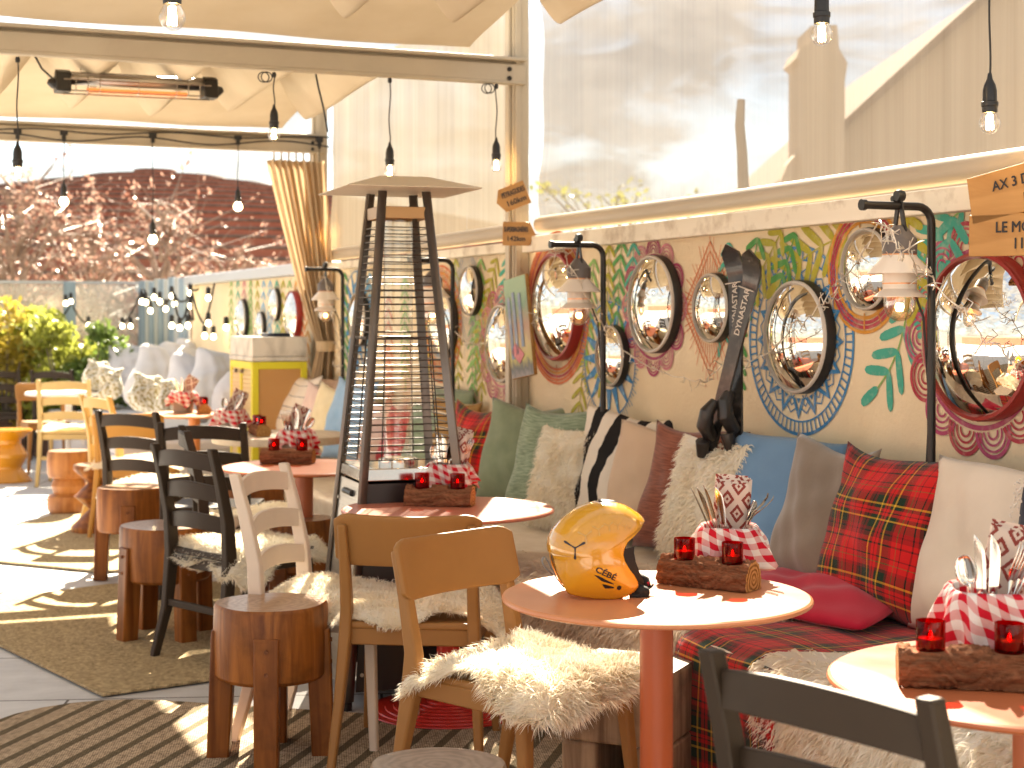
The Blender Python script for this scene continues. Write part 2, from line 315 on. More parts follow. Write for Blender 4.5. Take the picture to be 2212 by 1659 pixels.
def bark(name,a,b,ax=(1,6,6)):
    m,nt,N,L=nodes(name); v=mapping(N,L,'Object',ax); f=noise(N,L,v,9,9,.72,1.5); g=noise(N,L,v,22,6,.7)
    return surface(m,nt,N,L,ramp(N,L,mth(N,L,'MULTIPLY_ADD',g,.35,mth(N,L,'MULTIPLY',f,.65)),[(.32,a),(.5,b),(.72,tuple(min(1,c*1.8) for c in b))]),.95,0,.1,0,0,f,1.0,.012)
M['bark']=bark('log_bark',(.06,.022,.010),(.27,.115,.058)); M['pine']=mk('sign_pine',(.38,.18,.042),(.50,.26,.075),.5,scale=2.5,stretch=(1,1,7),dist=.8)
M['wood_table']=mk('whitewashed_board',(.52,.43,.31),(.64,.55,.42),.5,scale=3,stretch=(8,1,8)); M['cane']=None
def cane():
    m,nt,N,L=nodes('cane_weave'); u,v=uvsplit(N,L); k=2*PI/.019
    f=mth(N,L,'MULTIPLY',mth(N,L,'SINE',mth(N,L,'MULTIPLY',u,k)),mth(N,L,'SINE',mth(N,L,'MULTIPLY',v,k)))
    return surface(m,nt,N,L,ramp(N,L,mth(N,L,'MULTIPLY_ADD',f,.5,.5),[(.5,(.46,.22,.055)),(.78,(.46,.25,.08)),(.9,(.78,.66,.42))]),.6)
M['cane']=cane()
M['marble']=mk('marble',(.40,.385,.36),(.66,.64,.60),.25,scale=3,detail=9,dist=1.8,rp=(.36,.55))
M['yellow']=mk('lime_yellow_paint',(.66,.62,.03),None,.4); M['yellowpanel']=mk('louvre_straw',(.62,.50,.24),(.68,.56,.3),.6,scale=4,stretch=(1,1,60))
# metals, plastics
def plastic(name,c,r=.42): return mk(name,tuple(x*.94 for x in c),c,r,spec=.2,scale=9,rvar=.12,bscale=500,bstr=.05,bdist=.0006)
M['dark_chair']=plastic('taupe_plastic',(.040,.027,.017),.5); M['tan_chair']=plastic('caramel_plastic',(.31,.150,.046),.45); M['white_chair']=plastic('ivory_plastic',(.72,.60,.48),.4); M['straw_chair']=plastic('straw_plastic',(.55,.38,.15),.42); M['orange_chair']=plastic('ochre_plastic',(.50,.25,.055),.42)
def tabm(name,c): return mk(name,tuple(x*.95 for x in c),c,.31,scale=5,rvar=.16,dirt=(5,.22,tuple(x*.62 for x in c)),bscale=900,bstr=.08,bdist=.0005,spec=.5)
M['salmon']=tabm('salmon_paint',(.66,.26,.115)); M['coral']=tabm('coral_paint',(.62,.20,.12)); M['red']=tabm('red_paint',(.60,.032,.020)); M['terracotta']=tabm('terracotta_paint',(.50,.145,.055)); M['orange']=tabm('orange_paint',(.66,.30,.13)); M['white_top']=tabm('white_paint',(.78,.75,.70)); M['salmonleg']=tabm('salmon_leg',(.47,.105,.032))
M['chrome']=mk('polished_steel',(.62,.58,.54),None,.13,1.0); M['brushed']=mk('brushed_steel',(.42,.39,.36),(.52,.49,.45),.34,1.0,scale=3,stretch=(1,1,40)); M['post_steel']=mk('heater_post',(.17,.145,.125),(.22,.19,.165),.38,.7,scale=5); M['bronze']=mk('heater_black',(.02,.013,.013),None,.35); M['cap']=mk('heater_cap',(.66,.56,.42),(.72,.62,.48),.45,.1,scale=4); M['wire']=mk('dark_wire',(.05,.042,.036),None,.4,.6); M['brass']=mk('brass_ring',(.36,.20,.09),None,.35,.8)
M['mirror']=mk('mirror_silver',(.86,.82,.74),None,.015,1.0); M['rim_black']=mk('rim_black',(.02,.017,.015),None,.35); M['rim_red']=mk('rim_red',(.30,.025,.02),None,.35); M['rim_ivory']=mk('rim_ivory',(.55,.5,.43),None,.4)
M['ceramic']=mk('yellow_glaze',(.56,.235,.006),None,.25,coat=.3); M['lampwhite']=mk('lamp_enamel',(.72,.63,.53),None,.35); M['lampgrey']=mk('lamp_grey',(.12,.10,.09),None,.4); M['copper']=mk('copper',(.75,.33,.14),None,.3,1)
M['glass']=glass('clear_glass'); M['globe']=glass('lantern_glass',(.93,.84,.72),.34); M['tube']=glass('heater_glass',(.96,.95,.92),.2); M['redglass']=glass('red_glass',(.70,.006,.012),.02,.02,.18); M['wax']=mk('red_wax',(.45,.02,.015),None,.5,transl=.4); M['panel_glass']=glass('screen_glass',(.90,.93,.92),.42,.25)
M['filament']=emit('filament',(1,.62,.22),34); M['hotbulb']=emit('frosted_bulb',(1,.78,.42),3); M['lampglow']=emit('lamp_glow',(1,.5,.18),5); M['hot_tube']=emit('heater_element',(1,.22,.05),.28); M['flame']=emit('candle_flame',(1,.5,.12),6)
M['helmet']=mk('helmet_yellow',(.60,.275,.002),None,.16,coat=1.0,spec=.6); M['liner']=mk('helmet_liner',(.012,.011,.011),None,.8); M['decal']=mk('decal_black',(.012,.008,.008),None,.3); M['decal_pale']=mk('decal_grey',(.60,.36,.10),None,.3); M['strap']=mk('clear_strap',(.20,.19,.18),None,.3)
M['bucket']=mk('grey_bucket',(.25,.21,.18),(.3,.26,.22),.5,scale=6)
def napkin():
    m,nt,N,L=nodes('ikat_napkin'); u,v=uvsplit(N,L)
    def dia(o1,o2):
        a=mth(N,L,'ABSOLUTE',mth(N,L,'SUBTRACT',fr(N,L,u,1/.055,o1),.5)); b=mth(N,L,'ABSOLUTE',mth(N,L,'SUBTRACT',fr(N,L,v,1/.072,o2),.5)); return mth(N,L,'ADD',a,b)
    d=mth(N,L,'MINIMUM',dia(0,0),dia(.5,.5)); d=mth(N,L,'MULTIPLY_ADD',mth(N,L,'SUBTRACT',noise(N,L,mapping(N,L,'UV'),420,2),.5),.12,d)
    return surface(m,nt,N,L,ramp(N,L,d,[(0,(.30,.06,.045)),(.07,(.78,.62,.52)),(.19,(.32,.065,.05)),(.34,(.80,.65,.55))],'CONSTANT'),.85,0,.2,0,.2)
M['napkin']=napkin()
PAINT={k:mk('wallpaint_'+k,tuple(x*.88 for x in c),c,.7,scale=14,dirt=(30,.3,(.66,.55,.42))) for k,c in dict(blue=(.035,.20,.42),magenta=(.40,.055,.14),red=(.40,.03,.05),orange=(.62,.15,.04),amber=(.62,.27,.025),teal=(.05,.36,.26),lime=(.40,.36,.015),green=(.06,.28,.05),pink=(.60,.22,.25),slate=(.25,.31,.42),skyb=(.15,.40,.60),fern=(.22,.42,.10)).items()}
M['brick']=None
def brick():
    m,nt,N,L=nodes('far_brick'); v=mapping(N,L,'Object'); f=noise(N,L,v,.5,6,.65); g=noise(N,L,mapping(N,L,'Object',(1,1,7)),2.5,5)
    return surface(m,nt,N,L,ramp(N,L,mth(N,L,'MULTIPLY_ADD',g,.5,mth(N,L,'MULTIPLY',f,.5)),[(.3,(.27,.10,.062)),(.7,(.38,.155,.10))]),.9)
M['brick']=brick()
M['housewall']=mk('rendered_wall',(.58,.46,.34),(.66,.54,.41),.9,scale=.6,stretch=(1,1,.4)); M['rooftile']=mk('roof_tile',(.13,.075,.05),(.2,.12,.08),.9,scale=2)
M['fence_blue']=mk('blue_grey_slats',(.19,.26,.33),(.30,.38,.46),.6,scale=2,stretch=(6,6,.5)); M['fence_pale']=mk('pale_slats',(.42,.43,.42),(.52,.52,.5),.6,scale=2,stretch=(6,6,.5)); M['fence_cap']=mk('fence_cap',(.45,.47,.5),None,.4)
M['bark_far']=mk('far_bark',(.10,.075,.06),(.2,.16,.13),.9,scale=5)
def leaf(name,a,b,tr=.35,gl=.35): return mk(name,a,b,gl,scale=2.5,rp=(.3,.7),spec=.5,transl=tr)
M['leaf_plum']=leaf('plane_leaf',(.26,.09,.055),(.60,.46,.37),.35); M['leaf_yel']=leaf('yellow_shrub_leaf',(.24,.27,.04),(.44,.46,.09),.45); M['leaf_gold']=leaf('gold_shrub_leaf',(.34,.26,.03),(.50,.40,.07),.45); M['leaf_dk']=leaf('dark_shrub_leaf',(.06,.12,.02),(.19,.26,.06),.45)
M['poster']=None
def poster():
    m,nt,N,L=nodes('poster_print'); u,v=uvsplit(N,L); f=noise(N,L,mapping(N,L,'UV',(1,1,1)),9,3,.5)
    a=ramp(N,L,mth(N,L,'MULTIPLY_ADD',f,.25,v),[(0,(.5,.45,.42)),(.22,(.12,.13,.14)),(.3,(.46,.42,.16)),(.45,(.5,.40,.22)),(.62,(.42,.27,.2)),(.85,(.20,.32,.22)),(1.0,(.30,.42,.28))],'LINEAR')
    return surface(m,nt,N,L,a,.6)
M['poster']=poster()
# ---------------------------------------------------------------- ground, terrace floor, rugs
WX=3.15
def plane(name,pts,mat,kind='structure',uvw=False):
    b=MB(); b.add(pts,[tuple(range(len(pts)))]); return tag(b.build(name,mat,smooth=False),kind=kind)
plane('ground',[(-900,-900,-4.2),(900,-900,-4.2),(900,900,-4.2),(-900,900,-4.2)],M['ground'])
plane('terrace_floor',[(-9,-9,0),(3.35,-9,0),(3.35,18.6,0),(-9,18.6,0)],M['tile'])
def rug(name,poly,mat,label,z=.004,t=.012,o=None,rz=0):
    b=MB(); o=Vector(o if o else (sum(p[0] for p in poly)/len(poly),sum(p[1] for p in poly)/len(poly),0))
    rot=Matrix.Rotation(-rz,3,'Z'); P=[rot@(Vector((p[0],p[1],0))-o) for p in poly]
    b.prism([(p.x,p.y) for p in P],t); ob=b.build(name,mat,smooth=False,bevel=.004); ob.location=(o.x,o.y,z+t/2); ob.rotation_euler=(0,0,rz); return tag(ob,label,'rug')
def gp(*uv): return [onz(u,v,0) for u,v in uv]
rug('jute_rug',gp((-260,1345),(0,1401),(220,1509),(473,1473),(735,1400),(690,1310),(480,1262),(235,1268),(0,1299)),M['jute'],'brown jute rug with angled corners under the dark ladder back chair',z=.006)
rug('jute_rug',gp((-300,1190),(0,1219),(220,1240),(440,1225),(560,1150),(420,1108),(115,1116),(0,1150),(-260,1165)),M['jute2'],'pale jute rug farther back under the caramel panel chair',z=.006)
rc=cam(-1.69,5.93); A=cam(.245,.97); B=cam(.97,-.245); A.normalize(); B.normalize()
def rrect(o,a,b,la,lb,r,n=6):
    out=[]
    for (ca,cb,t0) in ((-r,r,90),(-r,lb-r,0),(-la+r,lb-r,-90),(-la+r,r,-180)):
        for i in range(n+1):
            t=R(t0-90*i/n) if False else R(t0+90-90*i/n)
            out.append(o+a*(ca+r*math.sin(t))+b*(cb+r*math.cos(t)))
    return out
rzr=math.atan2(A.y,A.x)-PI/2
rug('striped_rug',rrect(rc,A,B,2.6,2.42,.42),M['stripe_rug'],'tan rug with dark brown diagonal stripes and rounded corners at the front',z=.002,rz=rzr)

# ---------------------------------------------------------------- mural wall
wall=MB(); wall.box((WX+.06,5.9,.88),(.12,10.1,1.76)); wl=tag(wall.build('mural_wall',M['plaster'],smooth=False),'long cream plastered wall painted with bright mandalas and fern leaves','wall')
fw=MB(); fw.box((WX+.06,13.35,.86),(.12,4.7,1.72)); fwl=tag(fw.build('mural_wall',M['plaster'],smooth=False),'far cream wall section with pastel leaf painting beyond the tied curtain','wall')
cp=MB(); cp.box((WX+.03,13.35,1.765),(.22,4.74,.085)); cp.build('wall_cap',M['fence_cap'],fwl,bevel=.01)
class Mural:
    k=0
    def __init__(s,y0,z0,par=None): s.y=y0;s.z=z0;s.b={};s.i=0;s.par=par or wl
    def put(s,c,P,Fc):
        s.i+=1; x=WX-.003-2.2e-5*(s.i%90)-.0004*(Mural.k%5)
        s.b.setdefault(c,MB()).add([(x,s.y-p,s.z+q) for p,q in P],[tuple(reversed(f)) for f in Fc])
    def ring(s,c,r0,r1,a0=0,a1=360,n=40,cx=0,cy=0,sx=1,sy=1):
        P=[];n=max(4,int(n*abs(a1-a0)/360))
        for i in range(n+1):
            t=R(a0+(a1-a0)*i/n); P+=[(cx+r0*sx*math.cos(t),cy+r0*sy*math.sin(t)),(cx+r1*sx*math.cos(t),cy+r1*sy*math.sin(t))]
        s.put(c,P,[(2*i,2*i+1,2*i+3,2*i+2) for i in range(n)])
    def line(s,c,pts,w):
        P=[];k=len(pts)
        for i in range(k):
            a=pts[max(i-1,0)];b=pts[min(i+1,k-1)];dx,dy=b[0]-a[0],b[1]-a[1];l=math.hypot(dx,dy) or 1;nx,ny=-dy/l*w/2,dx/l*w/2
            P+=[(pts[i][0]+nx,pts[i][1]+ny),(pts[i][0]-nx,pts[i][1]-ny)]
        s.put(c,P,[(2*i,2*i+1,2*i+3,2*i+2) for i in range(k-1)])
    def spoke(s,c,a,r0,r1,w,w2=None):
        ca,sa=math.cos(R(a)),math.sin(R(a)); w2=w if w2 is None else w2
        s.put(c,[(r0*ca-sa*w/2,r0*sa+ca*w/2),(r0*ca+sa*w/2,r0*sa-ca*w/2),(r1*ca+sa*w2/2,r1*sa-ca*w2/2),(r1*ca-sa*w2/2,r1*sa+ca*w2/2)],[(0,1,2,3)])
    def leaf(s,c,p,q,a,l,w):
        ca,sa=math.cos(R(a)),math.sin(R(a)); pr=[(0,.18),(.15,.42),(.45,.5),(.75,.48),(.93,.34),(1,0)]
        P=[(x*l,y*w) for x,y in pr]+[(x*l,-y*w) for x,y in reversed(pr[:-1])]
        s.put(c,[(p+x*ca-y*sa,q+x*sa+y*ca) for x,y in P],[tuple(range(len(P)))])
    def fern(s,c,p,q,a,l,n=7,ll=.1,lw=.022,c2=None,curve=0):
        pts=[];x,y=p,q
        for i in range(n+1):
            aa=a+curve*i/n; pts.append((x,y,aa)); x+=l/n*math.cos(R(aa)); y+=l/n*math.sin(R(aa))
        s.line(c2 or c,[(u,v) for u,v,_ in pts],.007)
        for i,(u,v,aa) in enumerate(pts):
            k=ll*(.75+.35*math.sin(PI*(i+.6)/(n+1)))
            if i<n:
                for sg in (-1,1): s.leaf(c,u,v,aa+sg*(48+4*math.sin(i*2.1+sg)),k,lw)
            else: s.leaf(c,u,v,aa,k,lw*1.15)
    def done(s,nm='painted_motif'):
        Mural.k+=1
        for c,b in s.b.items(): b.build(nm,PAINT[c],s.par,smooth=False)
def wpt(u,v,x=WX): p=onx(u,v,x); return p.y,p.z,depth(p)
def mirror(u,v,hpx,rim,label,lip='rim_ivory',sag=.135,x=WX,group='convex mirrors on the mural wall'):
    y,z,Y=wpt(u,v,x-.05); d=hpx*Y/F; r=d/2
    t=thing('convex_mirror',label,'mirror',(x,y,z),0,group)
    Mx=Matrix(((0,0,-1,0),(0,1,0,0),(1,0,0,0),(0,0,0,1)))
    dep=.024+.05*d
    b=MB(); b.lathe([(r*.95,.004),(r*1.0,.006),(r*1.0,dep*.9),(r*.985,dep),(r*.955,dep)],56,Mx,caps=False); rimo=b.build('rim',M[rim],t,ang=50)
    b=MB(); b.lathe([(r*.992,dep-.006),(r*.985,dep+.007),(r*.945,dep+.009),(r*.925,dep-.001)],56,Mx,caps=False); b.build('rim_lip',M[lip],rimo,ang=70)
    h=sag*d; a=r*.945; RR=(a*a+h*h)/(2*h); t1=math.asin(min(1,a/RR)); b=MB(); pr=[(RR*math.sin(t1*(1-i/14)),dep+RR*math.cos(t1*(1-i/14))-RR+h) for i in range(15)]; pr[-1]=(0,dep+h)
    b.lathe(pr,56,Mx,caps=False); b.build('mirror_face',M['mirror'],t,ang=180,merge=True); return y,z,r
MIR={}
for key,u,v,h,rim,lip,lab in (
 ('m1',2108,727,368,'rim_red','rim_red','largest convex mirror with dark red rim at the right of the wall'),
 ('m2',1862,581,180,'rim_black','rim_ivory','convex mirror ringed by orange and maroon arcs above the lantern side'),
 ('m3',1713,728,247,'rim_black','rim_ivory','convex mirror in the centre of the large blue mandala'),
 ('m4',1528,665,151,'rim_black','rim_ivory','small convex mirror inside the orange diamond of rays'),
 ('m5',1403,657,213,'rim_black','rim_ivory','tall looking convex mirror framed by magenta scalloped petals'),
 ('m6',1311,769,134,'rim_black','rim_ivory','small convex mirror in the little blue star beside the lamp pole'),
 ('m7',1195,662,236,'rim_red','rim_red','red rimmed convex mirror half hidden behind the pergola post'),
 ('m8',1007,628,109,'rim_black','rim_ivory','small high convex mirror on the slate blue diamond right of the heater'),
 ('m9',1078,742,170,'rim_black','rim_ivory','convex mirror in pink petals half covered by the tilted poster'),
 ('m10',948,700,152,'rim_black','rim_ivory','convex mirror on orange rays just behind the heater post'),
 ('m11',768,690,118,'rim_black','rim_ivory','convex mirror on blue paint seen between the left heater posts')):
    MIR[key]=mirror(u,v,h,rim,lab,lip)
for u,v,h,rim,lip,lab in ((517,690,88,'rim_black','rim_ivory','far black rimmed mirror above the left end of the yellow cabinet'),(556,705,64,'rim_black','rim_ivory','lowest small mirror over the yellow cabinet'),(587,658,72,'rim_black','rim_ivory','highest small mirror over the yellow cabinet'),(627,682,108,'rim_red','rim_red','far red rimmed mirror beside the tied curtain')):
    mirror(u,v,h,rim,lab,lip,group='convex mirrors on the far wall')
# -- motifs
def mandala_big(y,z,r,Ro):
    m=Mural(y,z); q=Ro
    m.ring('blue',q*.965,q,n=80); m.ring('blue',q*.84,q*.86,n=80)
    for i in range(72): m.spoke('blue',i*5,q*.855,q*.97,.007)
    n=16
    for i in range(n):
        a=360/n*i; b=180/n
        P=lambda rr,aa:(rr*math.cos(R(aa)),rr*math.sin(R(aa)))
        r0=r*1.02; tip=P(q*.83,a); l=P(r0,a-b); rt=P(r0,a+b)
        m.put('blue',[l,P(r0*1.0,a-b*.52),P(q*.74,a),tip],[(0,1,2,3)]); m.put('blue',[rt,tip,P(q*.74,a),P(r0,a+b*.52)],[(0,1,2,3)])
        m.put('blue',[P(r0,a-b*.30),P(r0,a+b*.30),P(q*.66,a)],[(0,1,2)])
        for k in range(3):
            rr=q*(.62+.075*k); w=b*(.34+.13*k); m.line('blue',[P(rr*.93,a+b-w),P(rr,a+b),P(rr*.93,a+b+w)],.0055)
    m.done()
MC=dict(m1=(2117,732),m2=(1869,583),m3=(1727,736),m4=(1535,667),m5=(1413,663),m6=(1317,776),m7=(1204,665),m8=(1010,630),m9=(1084,746),m10=(953,700),m11=(772,690))
for k_ in MIR: MIR[k_]=wpt(*MC[k_])[:2]+(MIR[k_][2],)
def star(y,z,r,Ro):
    m=Mural(y,z); m.ring('blue',Ro*.93,Ro*.955,n=60)
    for i in range(16):
        a=22.5*i;P=lambda rr,aa:(rr*math.cos(R(aa)),rr*math.sin(R(aa)))
        m.put('blue',[P(r,a-10.5),P(r,a+10.5),P(Ro*.93,a+1.5),P(Ro*.93,a-1.5)],[(0,1,2,3)])
        m.put('skyb',[P(Ro*.76,a-3),P(Ro*.72,a),P(Ro*.76,a+3),P(Ro*.80,a)],[(0,1,2,3)])
    for i in range(90): m.spoke('blue',i*4,Ro*.95,Ro*(1.02+.05*(i%3)),.0035)
    m.done()
y,z,r=MIR['m3']; mandala_big(y,z,r,r*1.68)
y,z,r=MIR['m6']; star(y,z,r,r*1.98)
def scallops(y,z,r,Ro,c1,c2,n=12,lw=.011):
    m=Mural(y,z); m.ring(c1,r*1.03,r*1.09,n=60)
    for i in range(n):
        a=360/n*i; rr=(r+Ro)/2*1.0; cx,cy=r*1.12*math.cos(R(a)),r*1.12*math.sin(R(a)); rad=Ro-r*1.12; c=c1 if i%2 else c2
        for k in range(4):
            q=rad*(1-.23*k); m.ring(c,q-lw*(1 if k==0 else .55),q,a-98,a+98,44,cx,cy)
    m.done()
y,z,r=MIR['m1']; scallops(y,z,r,r*1.44,'magenta','red',14,.013)
y,z,r=MIR['m5']; scallops(y,z,r,r*1.43,'magenta','pink',12)
y,z,r=MIR['m9']; scallops(y,z,r,r*1.55,'pink','magenta',12)
def diamond(y,z,r,hw,hh,c,c2=None):
    m=Mural(y,z); c2=c2 or c
    for s_ in (1,.86): m.line(c,[(-hw*s_,0),(0,hh*s_),(hw*s_,0),(0,-hh*s_),(-hw*s_,0)],.007)
    for i in range(56):
        a=360/56*i; t=R(a); k=1/(abs(math.cos(t))/hw+abs(math.sin(t))/hh); m.spoke(c2,a,r*1.02,max(k*(1.06+.14*((i*7)%3)),r*1.15),.0042,.003)
    m.done()
y,z,r=MIR['m4']; diamond(y,z,r,r*1.62,r*1.95,'orange')
y,z,r=MIR['m8']; diamond(y,z,r,r*1.6,r*2.3,'slate')
def arcs(y,z,r,cs,f=1.62,sp=False):
    m=Mural(y,z)
    for i,c in enumerate(cs):
        q=r*(1.1+(f-1.1)*(i+1)/len(cs)); m.ring(c,q-.012,q,n=60)
    m.spoke(cs[-1],-90,r*1.05,r*f,.008); m.spoke(cs[-1],-62,r*1.05,r*f,.006); m.spoke(cs[-1],100,r*1.05,r*f,.008)
    if sp:
        for i in range(60): m.spoke(cs[i%len(cs)],i*6,r*1.04,r*(f-.1*(i%2)),.011)
    m.done()
y,z,r=MIR['m2']; arcs(y,z,r,('amber','red','red','amber'),1.56)
y,z,r=MIR['m7']; arcs(y,z,r,('orange','amber','red','orange','orange'),1.42)
y,z,r=MIR['m10']; arcs(y,z,r,('orange','amber','orange'),1.7,True)
y,z,r=MIR['m11']; star(y,z,r,r*1.9)
# -- ferns: (pixel of the stem root, direction in degrees seen on the wall, length, leaf length, width, colours)
def ferns(lst,par=None,x=WX):
    for (u,v,a,l,n,ll,lw,c,c2,cu) in lst:
        y,z,_=wpt(u,v,x); m=Mural(y,z,par); m.fern(c,0,0,a,l,n,ll,lw,c2,cu); m.done()
ferns([(1962,655,-103,.33,4,.13,.034,'teal','fern',-45),(2080,452,-150,.30,5,.12,.03,'teal','fern',25),(2060,470,-100,.34,5,.13,.033,'teal','teal',10),(1960,470,-75,.34,5,.11,.032,'lime','lime',0),(1995,520,-80,.30,5,.10,.03,'teal','teal',0),
 (1830,508,-170,.44,6,.15,.034,'lime','lime',22),(1720,505,-120,.22,4,.10,.026,'green','green',0),(1690,500,-135,.30,5,.11,.028,'lime','lime',0),(1640,515,-112,.30,4,.11,.026,'green','green',-10),(1575,525,-95,.38,6,.09,.022,'teal','teal',-10),(1600,700,-95,.26,4,.08,.022,'green','green',0),
 (1345,520,-100,.50,8,.11,.022,'green','fern',6),(1318,530,-95,.62,10,.10,.02,'lime','lime',-8),(1370,525,-92,.30,5,.10,.02,'teal','teal',0),(1270,680,-100,.55,8,.11,.022,'lime','lime',-6),(1285,560,-105,.42,7,.10,.02,'fern','fern',10),
 (1100,555,-110,.46,8,.13,.024,'teal','fern',10),(1075,560,-125,.55,9,.12,.022,'lime','lime',10),(1040,560,-95,.60,9,.11,.022,'fern','lime',-6),(1022,680,-92,.62,10,.10,.02,'fern','green',4),(1050,640,-98,.52,9,.10,.02,'lime','lime',4),(985,560,-88,.70,10,.10,.02,'lime','fern',4),(972,720,-85,.55,8,.10,.02,'fern','teal',0),
 (930,600,-92,.5,8,.12,.024,'lime','lime',0),(875,600,-90,.6,9,.12,.024,'fern','teal',3),(840,640,-90,.7,9,.12,.024,'orange','amber',3),(800,590,-92,.6,9,.12,.024,'skyb','blue',3),(770,610,-90,.6,9,.12,.024,'blue','skyb',-3),(745,590,-90,.7,9,.12,.024,'green','teal',3)])
ferns([(500+14*i,606,-90+4*math.sin(i*2),.62+.12*math.sin(i*1.7),8,.11,.026,c,c,4*math.sin(i)) for i,c in enumerate(('fern','teal','pink','fern','lime','skyb','skyb','teal','lime','fern','amber','orange','amber','lime','skyb'))],fwl)
# -- timber rail on the wall, garlands
b=MB(); b.box((WX-.05,5.48,1.765),(.055,3.5,.075)); tag(b.build('timber_rail',M['plank'],bevel=.004),'worn cream timber rail along the top of the mural wall','rail')
b=MB(); b.box((WX-.03,9.1,1.762),(.05,3.4,.05)); tag(b.build('timber_rail',M['plank'],bevel=.004),'timber rail on the wall behind the patio heater','rail')
def garland(pts,label):
    P=[onx(u,v,x) for u,v,x in pts]; Q=[]
    for i in range(len(P)-1):
        for k in range(8): Q.append(P[i].lerp(P[i+1],k/8)+Vector((rng.normal(0,.004),rng.normal(0,.004),rng.normal(0,.006)-.03*math.sin(PI*k/8))))
    Q.append(P[-1]); b=MB(); b.tube(Q,.0022,5)
    for q in Q:
        for k in range(2):
            if rng.random()<.3: continue
            d=Vector(rng.normal(0,1,3)).normalized(); e=Vector(rng.normal(0,1,3)).normalized(); l=.018+.022*rng.random()
            b.tube([q,q+d*l,q+d*l+e*.022],[.0022,.0018,.0014],4)
    return tag(b.build('twig_garland',M['twig'],ang=60),label,'garland')
M['twig']=mk('silver_twig',(.55,.46,.36),(.78,.72,.62),.35,.6,scale=30)
garland([(1205,528,2.85),(1168,640,2.95),(1150,700,3.02),(1090,712,3.06),(1040,742,3.08),(985,720,3.06),(945,640,3.0)],'silver twig garland looped from the second lantern past the poster')
garland([(1215,530,2.82),(1242,580,2.82),(1330,740,3.04),(1480,815,3.06),(1560,795,3.05),(1640,765,3.04),(1712,700,2.98),(1772,650,2.98),(1815,605,3.0),(1905,468,2.8),(1925,500,2.74),(1960,545,2.74),(2012,590,2.9),(2080,665,2.9),(2150,740,2.95),(2230,770,3.0)],'silver twig garland strung across the blue mandala and the front lantern')
garland([(702,600,2.8),(722,690,2.85),(735,760,2.9),(728,800,2.9)],'short silver twig garland on the lantern beside the curtain')
# -- poster board
p0=onx(1124,706,2.99); t=thing('poster_board','tilted ski poster board hung on the post beside a mirror','poster',p0)
b=MB(); n=6; b.sheet([[Vector((-.012,.092-.184*i,-.24+.48*j)) for j in (0,1)] for i in (0,1)],[[(i,j) for j in (0,1)] for i in (0,1)]); prn=b.build('print',M['poster'],t,smooth=False)
b=MB(); b.box((0,0,0),(.018,.19,.486)); b.build('board',M['pine'],t,bevel=.003)
b=MB()
for i,(dy,dz,l) in enumerate(((.06,.0,.3),(.02,.02,.3),(-.03,.03,.26))): b.box((-.0145,dy,dz-.0),(.002,.022,l))
b.build('printed_skis',PAINT['slate'],prn,smooth=False); b=MB(); b.box((-.0145,.02,-.125),(.002,.09,.06),Matrix.Rotation(.78,3,'X')); b.build('printed_badge',PAINT['pink'],prn,smooth=False)
t.rotation_euler=(R(-9),0,R(12))
# ---------------------------------------------------------------- pergola frame, canopies, blinds
pf=thing('pergola_frame','cream painted metal pergola with square posts and cross beams','pergola',(WX,7.33,0))
def L_(o,p): return Vector(p)-Vector(o.location)
for s_ in (3.50,7.36,10.96):
    b=MB(); o=L_(pf,(WX-.045,s_,0)); b.box(o+Vector((0,0,1.56)),(.085,.088,3.12)); b.box(o+Vector((-.052,0,1.56)),(.014,.05,3.12)); b.box(o+Vector((-.02,-.052,1.56)),(.03,.012,3.12))
    for k in range(12): b.tube([o+Vector((-.03,-.058,.3+.24*k)),o+Vector((-.03,-.066,.3+.24*k))],.006,6)
    b.build('post',M['frame'],pf,bevel=.004,ang=35)
    b=MB(); x0=-3.2; xm=(x0+WX-.03)/2; lx=WX-.03-x0; c=lambda z,dy: L_(pf,(xm,s_+dy,z))
    b.box(c(2.612,-.055),(lx,.03,.10)); b.box(c(2.685,-.048),(lx,.10,.018)); b.box(c(2.65,-.02),(lx,.03,.07)); b.box(c(2.571,-.045),(lx,.06,.016)); b.build('beam',M['frame'],pf,bevel=.004,ang=35)
    b=MB()
    for dz in (2.59,2.635): b.tube([L_(pf,(WX-.12,s_-.069,dz)),L_(pf,(WX-.12,s_-.078,dz))],.012,8)
    b.build('bolt',M['steel_dark'],pf)
def canopy(s0,s1,label,seed,n0=-.6,n1=2.78,per=.46,ph=.06):  # out-of-view edges are set back, shaped to let sun and skylight in
    b=MB();NU=190;NV=24;te=.60
    P=[]
    for i in range(NU+1):
        n=n0+(n1-n0)*i/NU; row=[]; k=math.floor((n-ph)/per); w=.8+.2*math.sin(k*2.3+seed); x=((n-ph)/per)%1; hang=1-abs(2*x-1)**1.35
        for j in range(NV+1):
            t=te*j/NV; f=t/te; zl=2.715-.115*f**.8*w; zt=2.715+.235*f**.7
            row.append(Vector((n+.02*math.sin(7*f+seed)*f,s0+(s1-s0)*(t+.018*hang*f-.02*math.sin(2.1*n+seed)*f),zt+(zl-zt)*hang+.005*math.sin(9*f+n*9))))
        P.append(row)
    b.sheet(P); P=[]
    for i in range(NU+1):
        n=n0+(n1+.02-n0)*i/NU; row=[]
        for j in range(NV+1):
            t=.57+.43*j/NV; f=(1-t)/.43; row.append(Vector((n,s0+(s1-s0)*t,2.715+.25*f**.9+.012*math.sin(2*PI*(n-ph)/per)*f+.006*math.sin(8*f+5*n))))
        P.append(row)
    b.sheet(P); return tag(b.build('fabric_canopy',M['canopy'],ang=180),label,'canopy')
canopy(4.3,7.24,'cream scalloped canopy fabric over the nearest pergola bay',.4,ph=.225)
canopy(7.44,10.84,'cream scalloped canopy fabric over the second pergola bay behind the heater lamp',1.7)
